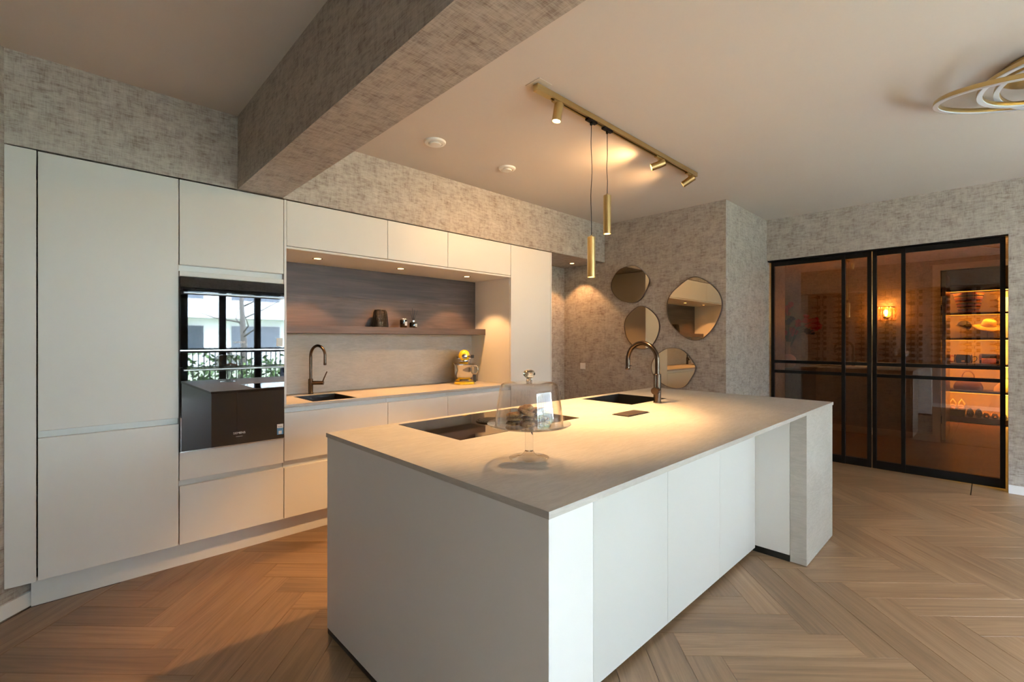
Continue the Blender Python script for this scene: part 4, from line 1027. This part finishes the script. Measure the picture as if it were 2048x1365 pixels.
bm = nb(); lathe(bm, [(0, 0.195), (0.05, 0.19), (0.078, 0.165), (0.088, 0.12), (0.092, 0.075)], (0, 0, 0), 32); obj('crown', bm, 'hat_straw', ht, True, local=True)
bm = nb(); lathe(bm, [(0.092, 0.074), (0.13, 0.066), (0.165, 0.052), (0.185, 0.035), (0.184, 0.031), (0.13, 0.060), (0.092, 0.069)], (0, 0, 0), 40)
for v in bm.verts: v.co.z += 0.02 * (v.co.y / 0.18) ** 2
obj('brim', bm, 'hat_straw', ht, True, local=True)
bm = nb(); lathe(bm, [(0.0935, 0.075), (0.0950, 0.078), (0.0925, 0.096), (0.0910, 0.096)], (0, 0, 0), 32); obj('ribbon', bm, 'hat_band', ht, True, local=True)
cp = thing('flat_cap', 'dark grey cap on a stand on the closet shelf', 'cap', (11.08, 0.39, LV[3] + 0.13)); cp.rotation_euler = (0.5, 0, 0)
bm = nb(); lathe(bm, [(0, 0.175), (0.045, 0.168), (0.078, 0.14), (0.090, 0.10), (0.086, 0.06), (0.080, 0.056), (0.082, 0.10), (0, 0.165)], (0, 0, 0), 28); obj('crown', bm, 'hat_dark', cp, True, local=True, angle=60)
bm = nb(); lathe(bm, [(0, 0.052), (0.085, 0.052), (0.10, 0.045), (0.10, 0.041), (0, 0.048)], (-0.04, 0, 0), 24); obj('peak', bm, 'hat_dark', cp, True, local=True, angle=50)
# bags
simple('leather_black', (0.015, 0.014, 0.014), 0.35); simple('leather_tan', (0.50, 0.15, 0.04), 0.45); simple('leather_brown', (0.14, 0.055, 0.03), 0.45); simple('gold_trim', (0.75, 0.42, 0.10), 0.3, 1.0)
def rounded(bm, x0, x1, y0, y1, z0, z1, b): B(bm, x0, x1, y0, y1, z0, z1, b, 3)
bg = thing('shoulder_bag', 'black leather shoulder bag with tan piping on the closet shelf', 'bag', (11.08, 0.36, LV[2]))
bm = nb(); rounded(bm, -0.05, 0.05, -0.115, 0.115, 0.003, 0.15, 0.03); obj('body', bm, 'leather_black', bg, True, local=True, angle=40)
bm = nb(); rounded(bm, -0.058, -0.045, -0.11, 0.11, 0.045, 0.152, 0.006); obj('flap', bm, 'leather_black', bg, True, local=True, angle=40)
for sy in (-1, 1):
    bm = nb(); tube(bm, curvy([(-0.057, sy * 0.085, 0.004), (-0.060, sy * 0.10, 0.08), (-0.057, sy * 0.085, 0.15)]), 0.005, 8); obj('piping', bm, 'gold_trim', bg, True, local=True)
bm = nb(); tube(bm, curvy([(0, -0.115, 0.11), (0, -0.155, 0.12), (0, -0.165, 0.07), (0, -0.13, 0.03), (0, -0.115, 0.04)]), 0.007, 8); obj('strap', bm, 'leather_black', bg, True, local=True)
bm = nb(); tube(bm, curvy([(0, 0.115, 0.12), (0, 0.15, 0.13), (0, 0.165, 0.08), (0, 0.15, 0.03), (0, 0.118, 0.03)]), 0.012, 8); obj('side_gusset', bm, 'leather_tan', bg, True, local=True)
bm = nb(); B(bm, -0.064, -0.058, -0.022, 0.022, 0.022, 0.052, 0.002); obj('clasp', bm, 'gold_trim', bg, local=True)
b2 = thing('clutch_bag', 'black clutch bag with gold corners standing on the closet shelf', 'bag', (11.12, 0.05, LV[2]))
bm = nb(); rounded(bm, -0.03, 0.03, -0.115, 0.115, 0.003, 0.165, 0.012); obj('body', bm, 'leather_black', b2, True, local=True, angle=40)
for y in (-0.105, 0.105):
    bm = nb(); B(bm, -0.035, -0.028, y - 0.018, y + 0.018, 0.06, 0.16, 0.002); obj('corner_trim', bm, 'gold_trim', b2, local=True)
b3 = thing('small_purse', 'small tan leather purse in front of the black clutch bag', 'purse', (11.035, 0.055, LV[2]))
bm = nb(); rounded(bm, -0.022, 0.022, -0.085, 0.085, 0.002, 0.095, 0.010); obj('body', bm, 'leather_tan', b3, True, local=True, angle=40)
bm = nb(); lathe(bm, [(0, 0), (0.012, 0), (0.012, 0.006), (0, 0.006)], (-0.029, 0, 0.085), 16, axis='x'); obj('clasp', bm, 'gold_trim', b3, local=True)
b4 = thing('leather_handbag', 'brown leather handbag with two handles on the lower closet shelf', 'handbag', (11.08, 0.30, LV[1]))
bm = nb(); rows = []
for z, hy, hx in ((0.003, 0.175, 0.07), (0.05, 0.185, 0.075), (0.11, 0.165, 0.065), (0.16, 0.13, 0.04), (0.185, 0.11, 0.022)):
    rows.append([bm.verts.new((squircle(2 * PI * k / 28, 1, 3.5)[0] * hx, squircle(2 * PI * k / 28, 1, 3.5)[1] * hy, z)) for k in range(28)])
for a, b in zip(rows, rows[1:]):
    for k in range(28): bm.faces.new((a[k], a[(k + 1) % 28], b[(k + 1) % 28], b[k]))
bm.faces.new(rows[0]); bm.faces.new(rows[-1]); obj('body', bm, 'leather_brown', b4, True, local=True, angle=50)
for x in (-0.03, 0.03):
    bm = nb(); tube(bm, curvy([(x, 0.075, 0.165), (x, 0.07, 0.25), (x, 0.04, 0.305), (x, 0, 0.32), (x, -0.04, 0.305), (x, -0.07, 0.25), (x, -0.075, 0.165)]), 0.008, 8); obj('handle', bm, 'leather_brown', b4, True, local=True)
b5 = thing('folded_bag', 'soft yellow bag lying at the closet shelf end', 'bag', (11.08, -0.13, LV[1]))
bm = nb(); rows = []
for z, hy, hx in ((0.003, 0.13, 0.07), (0.07, 0.135, 0.075), (0.14, 0.09, 0.05), (0.20, 0.05, 0.02)):
    rows.append([bm.verts.new((hx * math.cos(2 * PI * k / 20), -0.03 * z * 5 + hy * math.sin(2 * PI * k / 20), z)) for k in range(20)])
for a, b in zip(rows, rows[1:]):
    for k in range(20): bm.faces.new((a[k], a[(k + 1) % 20], b[(k + 1) % 20], b[k]))
bm.faces.new(rows[0]); bm.faces.new(rows[-1]); obj('body', bm, 'hat_straw', b5, True, local=True, angle=50)
bm = nb(); tube(bm, [(0, -0.05, 0.19), (-0.02, -0.02, 0.235), (-0.02, 0.03, 0.20)], 0.006, 8); obj('strap', bm, 'hat_band', b5, True, local=True)
tag(box('storage_folder', (11.2, 11.22, -0.20, -0.055, LV[4] + 0.001, LV[4] + 0.25), 'white_plastic', None, 0.001), 'pale folder standing behind the basket on the closet shelf', 'folder')
# shoes
simple('box_green', (0.10, 0.13, 0.02), 0.6); simple('shoe_cream', (0.80, 0.60, 0.26), 0.6); simple('fur_black', (0.012, 0.011, 0.011), 0.9); simple('insole', (0.70, 0.38, 0.13), 0.6)
sb = thing('shoe_box', 'green shoe box with lid under the cream sandals', 'box', (11.06, 0.435, LV[0]))
bm = nb(); B(bm, -0.14, 0.12, -0.10, 0.10, 0.001, 0.078, 0.001); obj('box_body', bm, 'box_green', sb, local=True)
bm = nb(); B(bm, -0.143, 0.123, -0.103, 0.103, 0.0785, 0.115, 0.002); obj('lid', bm, 'box_green', sb, local=True)
def sole(bm, z0, z1, L=0.24, w=0.04, toe=1.0):
    pts = []
    for k in range(28):
        a = 2 * PI * k / 28; c, s_ = math.cos(a), math.sin(a)
        ww = w * (0.78 + 0.22 * -c)
        pts.append((L / 2 * c, ww * s_))
    prism(bm, pts, z0, z1)
def shoe(loc, rot, kind, lab, grp):
    t = thing({'sandal': 'sandal', 'fur': 'fur_slipper', 'loafer': 'open_shoe'}[kind], lab, 'shoe', loc, rot, grp)
    if kind == 'sandal':
        bm = nb(); sole(bm, 0.001, 0.022); obj('sole', bm, 'shoe_cream', t, True, local=True, angle=40)
        for x0, h, tw in ((-0.075, 0.062, 0.03), (-0.03, 0.075, -0.03)):
            bm = nb(); n = 12
            prism(bm, [(x0 - 0.018, 0), (x0 + 0.018, 0), (x0 + 0.018, 0.004), (x0 - 0.018, 0.004)], 0, 0.0001) if False else None
            rows = []
            for i in range(n + 1):
                a = PI * i / n; y, z = 0.042 * math.cos(a), 0.012 + h * 0.8 * math.sin(a)
                rows.append([bm.verts.new((x0 + tw * math.sin(a) * 0 + dx, y * (1 + d_), z * (1 + d_))) for dx, d_ in ((-0.018, 0), (0.018, 0), (0.018, 0.08), (-0.018, 0.08))])
            for a, b in zip(rows, rows[1:]):
                for k in range(4): bm.faces.new((a[k], a[(k + 1) % 4], b[(k + 1) % 4], b[k]))
            bm.faces.new(rows[0]); bm.faces.new(rows[-1]); obj('strap', bm, 'shoe_cream', t, True, local=True, angle=50)
        bm = nb(); tube(bm, [(0.10, 0.034, 0.02), (0.105, 0.036, 0.09), (0.115, 0, 0.15), (0.105, -0.036, 0.09), (0.10, -0.034, 0.02)], [0.008, 0.011, 0.014, 0.011, 0.008], 8); obj('heel_strap', bm, 'shoe_cream', t, True, local=True)
    elif kind == 'fur':
        bm = nb(); sole(bm, 0.001, 0.03); obj('sole', bm, 'rubber', t, True, local=True, angle=40)
        bm = nb(); bmesh.ops.create_icosphere(bm, subdivisions=4, radius=1); rr = random.Random(5)
        for v in bm.verts:
            k = 1 + rr.uniform(-0.10, 0.16); v.co = Vector((v.co.x * 0.09 * k - 0.03, v.co.y * 0.042 * k, 0.035 + max(v.co.z, -0.05) * 0.10 * k))
        obj('fur_upper', bm, 'fur_black', t, False, local=True)
    else:
        bm = nb(); sole(bm, 0.001, 0.022); obj('sole', bm, 'rubber', t, True, local=True, angle=40)
        bm = nb(); sole(bm, 0.0222, 0.026, 0.235, 0.037); obj('insole', bm, 'insole', t, True, local=True, angle=40)
        bm = nb(); rows = []
        for i in range(9):
            x = -0.118 + 0.10 * i / 8; ww = 0.040 * math.sin(min(1, (i + 1.2) / 5) * PI / 2)
            rows.append([bm.verts.new((x, ww * math.cos(PI * k / 10), 0.024 + (0.030 + 0.045 * i / 8) * math.sin(PI * k / 10))) for k in range(11)])
        for a, b in zip(rows, rows[1:]):
            for k in range(10): bm.faces.new((a[k], a[k + 1], b[k + 1], b[k]))
        obj('upper', bm, 'leather_black', t, True, local=True)
        bm = nb(); tube(bm, [(0.02, 0.037, 0.03), (0.08, 0.037, 0.06), (0.116, 0.0, 0.09), (0.08, -0.037, 0.06), (0.02, -0.037, 0.03)], 0.010, 8); obj('heel_counter', bm, 'insole', t, True, local=True)
        bm = nb(); B(bm, -0.055, -0.045, -0.02, 0.02, 0.083, 0.092, 0.002); obj('buckle', bm, 'gold_trim', t, local=True)
for y in (0.486, 0.386): shoe((11.03, y, LV[0] + 0.1155), 0.05 if y > 0.45 else -0.05, 'sandal', 'cream strappy sandal standing on the green shoe box', 'cream sandals on the shoe box')
for y in (0.275, 0.175): shoe((11.04, y, LV[0]), 0.1, 'fur', 'fluffy black slipper on the bottom closet shelf', 'black fur slippers')
for y in (0.085, -0.015, -0.115): shoe((11.04, y, LV[0]), 0.05, 'loafer', 'open black and tan shoe with gold buckle on the bottom closet shelf', 'black and tan shoes')

# ------------------------------------------------------------------ wine wall behind the camera (seen in the glass doors)
simple('bottle_glass', (0.02, 0.014, 0.010), 0.12); simple('bottle_label', (0.26, 0.24, 0.21), 0.6); simple('bottle_foil', (0.16, 0.05, 0.03), 0.35)
wr = thing('wine_rack', 'black wall rack of upright rods holding wine bottles', 'wine rack', (XW + 0.05, 1.4, 0.88))
posts = [2.89 - 0.43 * i for i in range(9)]
for y in posts:
    for dy in (-0.05, 0.06): box('upright_rod', (XW + 0.001, XW + 0.02, y + dy - 0.006, y + dy + 0.006, 0.86, 2.48), 'black_matt', wr)
bm = nb()
R = 0.036
lathe(bm, [(0, 0), (R - 0.004, 0), (R, 0.004), (R, 0.055)], (0, 0, 0), 14, axis='y'); lathe(bm, [(R, 0.055), (R + 0.0004, 0.056), (R + 0.0004, 0.120), (R, 0.121)], (0, 0, 0), 14, axis='y', mat=1)
lathe(bm, [(R, 0.121), (R, 0.185), (0.030, 0.205), (0.017, 0.225), (0.0145, 0.24)], (0, 0, 0), 14, axis='y'); lathe(bm, [(0.0145, 0.24), (0.0150, 0.241), (0.0150, 0.298), (0, 0.300)], (0, 0, 0), 14, axis='y', mat=2)
bmesh.ops.remove_doubles(bm, verts=bm.verts, dist=1e-5)
b0 = None; rng = random.Random(2)
for y in posts:
    for k in range(13):
        if rng.random() < 0.06: continue
        if b0 is None: o = b0 = obj('wine_bottle', bm, ['bottle_glass', 'bottle_label', 'bottle_foil'], None, True, angle=40)
        else: o = b0.copy(); COL.objects.link(o)
        o.location = (XW + 0.062, y - 0.13, 0.94 + k * 0.1232); o.rotation_euler = (0, rng.uniform(0, 6.28), 0)
        tag(o, 'dark wine bottle lying in the wall rack of rods', 'bottle', 'wine bottles in the wall rack')

# ------------------------------------------------------------------ sofa by the windows and the garden outside (seen in the oven glass)
simple('sofa_navy', (0.03, 0.045, 0.09), 0.8)
so = thing('sofa', 'navy blue sofa standing in front of the garden windows', 'sofa', (3.6, -2.3, 0))
bm = nb(); rounded(bm, 2.75, 4.75, -2.75, -1.95, 0.10, 0.42, 0.04); obj('seat', bm, 'sofa_navy', so, True, angle=40)
bm = nb(); rounded(bm, 2.75, 4.75, -1.945, -1.75, 0.10, 0.82, 0.05); obj('backrest', bm, 'sofa_navy', so, True, angle=40)
for x in (2.53, 4.755):
    bm = nb(); rounded(bm, x, x + 0.215, -2.75, -1.75, 0.10, 0.62, 0.05); obj('armrest', bm, 'sofa_navy', so, True, angle=40)
for x in (2.8, 3.75):
    bm = nb(); rounded(bm, x, x + 0.9, -2.16, -1.95, 0.43, 0.93, 0.07); obj('back_cushion', bm, 'sofa_navy', so, True, angle=40)
for x in (2.6, 4.85):
    for y in (-2.7, -1.85): box('leg', (x, x + 0.05, y, y + 0.05, 0, 0.099), 'black_matt', so)
s = N('lawn'); t = s.noise(s.ob(), 3, 4); s.bsdf(s.mix(t, (0.14, 0.16, 0.09), (0.22, 0.23, 0.15)), 0.9)
simple('paving', (0.42, 0.40, 0.37), 0.8)
tag(box('garden_ground', (-30, 40, -40, YS - 0.2, -0.25, -0.12), 'lawn'), 'green lawn outside the windows', 'lawn')['kind'] = 'structure'
tag(box('terrace', (-2, 9, -6.0, YS - 0.2, -0.119, -0.05), 'paving'), 'grey paved terrace outside the windows', 'terrace')['kind'] = 'structure'
fc = thing('garden_fence', 'black bar fence at the edge of the terrace', 'fence', (3, -7.0, -0.12))
for z in (0.12, 1.15): box('rail', (-3, 9, -7.02, -6.98, z, z + 0.04), 'black_matt', fc)
for i in range(100):
    if i == 0: fb = box('bar', (-3.0, -2.98, -7.01, -6.99, -0.119, 1.2), 'black_matt', fc)
    else:
        o = fb.copy(); COL.objects.link(o); o.location.x = fb.location.x + 0.12 * i
s = N('hedge_leaf'); t = s.noise(s.ob(), 9, 4, 0.7); s.bsdf(s.ramp(t, [(0.35, (0.02, 0.04, 0.012)), (0.5, (0.07, 0.13, 0.03)), (0.68, (0.20, 0.28, 0.08))]), 0.8, 0, s.bump(t, 1.0, 0.1))
bm = nb(); rng = random.Random(9)
for i in range(2600):
    c = Vector((rng.uniform(-3, 9), rng.uniform(-8.4, -7.3), rng.uniform(-0.12, 0.9 + 0.25 * math.sin(i)))); d = Vector((rng.uniform(-1, 1), rng.uniform(-1, 1), rng.uniform(-1, 1))).normalized(); e = d.orthogonal().normalized()
    v = [bm.verts.new(c + p) for p in (d * 0.09, e * 0.05, -d * 0.09, -e * 0.05)]; bm.faces.new(v)
hd = obj('hedge', bm, 'hedge_leaf', None, uv=False); tag(hd, 'leafy green hedge behind the garden fence', 'hedge'); hd['kind'] = 'stuff'
simple('bark', (0.10, 0.085, 0.07), 0.9)
for tx, ty, lab in ((1.2, -9.5, 'bare tree in the garden nearer the west wall side'), (4.2, -10.5, 'bare tree in the garden in front of the white building')):
    t = thing('bare_tree', lab, 'tree', (tx, ty, -0.12)); rng = random.Random(int(tx * 10))
    bm = nb(); tube(bm, [(tx, ty, -0.12), (tx + 0.1, ty, 1.2), (tx, ty + 0.1, 2.6), (tx + 0.1, ty, 4.5)], [0.12, 0.10, 0.07, 0.03], 8); obj('trunk', bm, 'bark', t, True)
    for k in range(16):
        z = rng.uniform(1.4, 4.0); a = rng.uniform(0, 6.28); L = rng.uniform(0.9, 1.9); up_ = rng.uniform(0.4, 1.2)
        p0 = Vector((tx + 0.05, ty, z)); p1 = p0 + Vector((math.cos(a) * L * 0.5, math.sin(a) * L * 0.5, up_ * 0.4)); p2 = p0 + Vector((math.cos(a + 0.3) * L, math.sin(a + 0.3) * L, up_))
        bm = nb(); tube(bm, [p0, p1, p2], [0.03, 0.02, 0.006], 6)
        br_ = obj('branch', bm, 'bark', t, True)
bd = thing('apartment_building', 'white apartment building with balcony bands beyond the garden', 'building', (5, -24, -0.2))
simple('render_white', (0.80, 0.80, 0.78), 0.8); simple('dark_window', (0.05, 0.06, 0.07), 0.15); simple('band_grey', (0.35, 0.36, 0.37), 0.7)
box('wall', (-14, 24, -30, -24, -0.2, 12), 'render_white', bd)
for k in range(4):
    box('balcony', (-14, 24, -23.99, -22.6, 2.6 + 3 * k, 3.6 + 3 * k), 'render_white', bd)
    for i in range(9): box('window', (-13 + 4 * i, -10.4 + 4 * i, -23.995, -23.9, 0.7 + 3 * k, 2.2 + 3 * k), 'dark_window', bd)
nh = thing('sky_blocker_house', 'added unseen brown brick house blocking sky light beyond the west wall', 'house', (-9, -3, -0.2))  # added unseen house block, put in to hold back low western sky light
simple('brick_brown', (0.34, 0.27, 0.22), 0.85)
box('wall', (-13, -5.5, -14, 6, -0.2, 6.2), 'brick_brown', nh)
bm = nb(); prism(bm, [(-13.4, 6.2), (-5.1, 6.2), (-9.25, 9.0)], -14.3, 6.3, lambda a, b, h: (a, h, b)); obj('roof', bm, 'band_grey', nh)
for y in (-9.5, -5.5, -1.5):
    for z in (0.8, 3.6): box('window', (-5.499, -5.45, y, y + 1.4, z, z + 1.4), 'dark_window', nh)
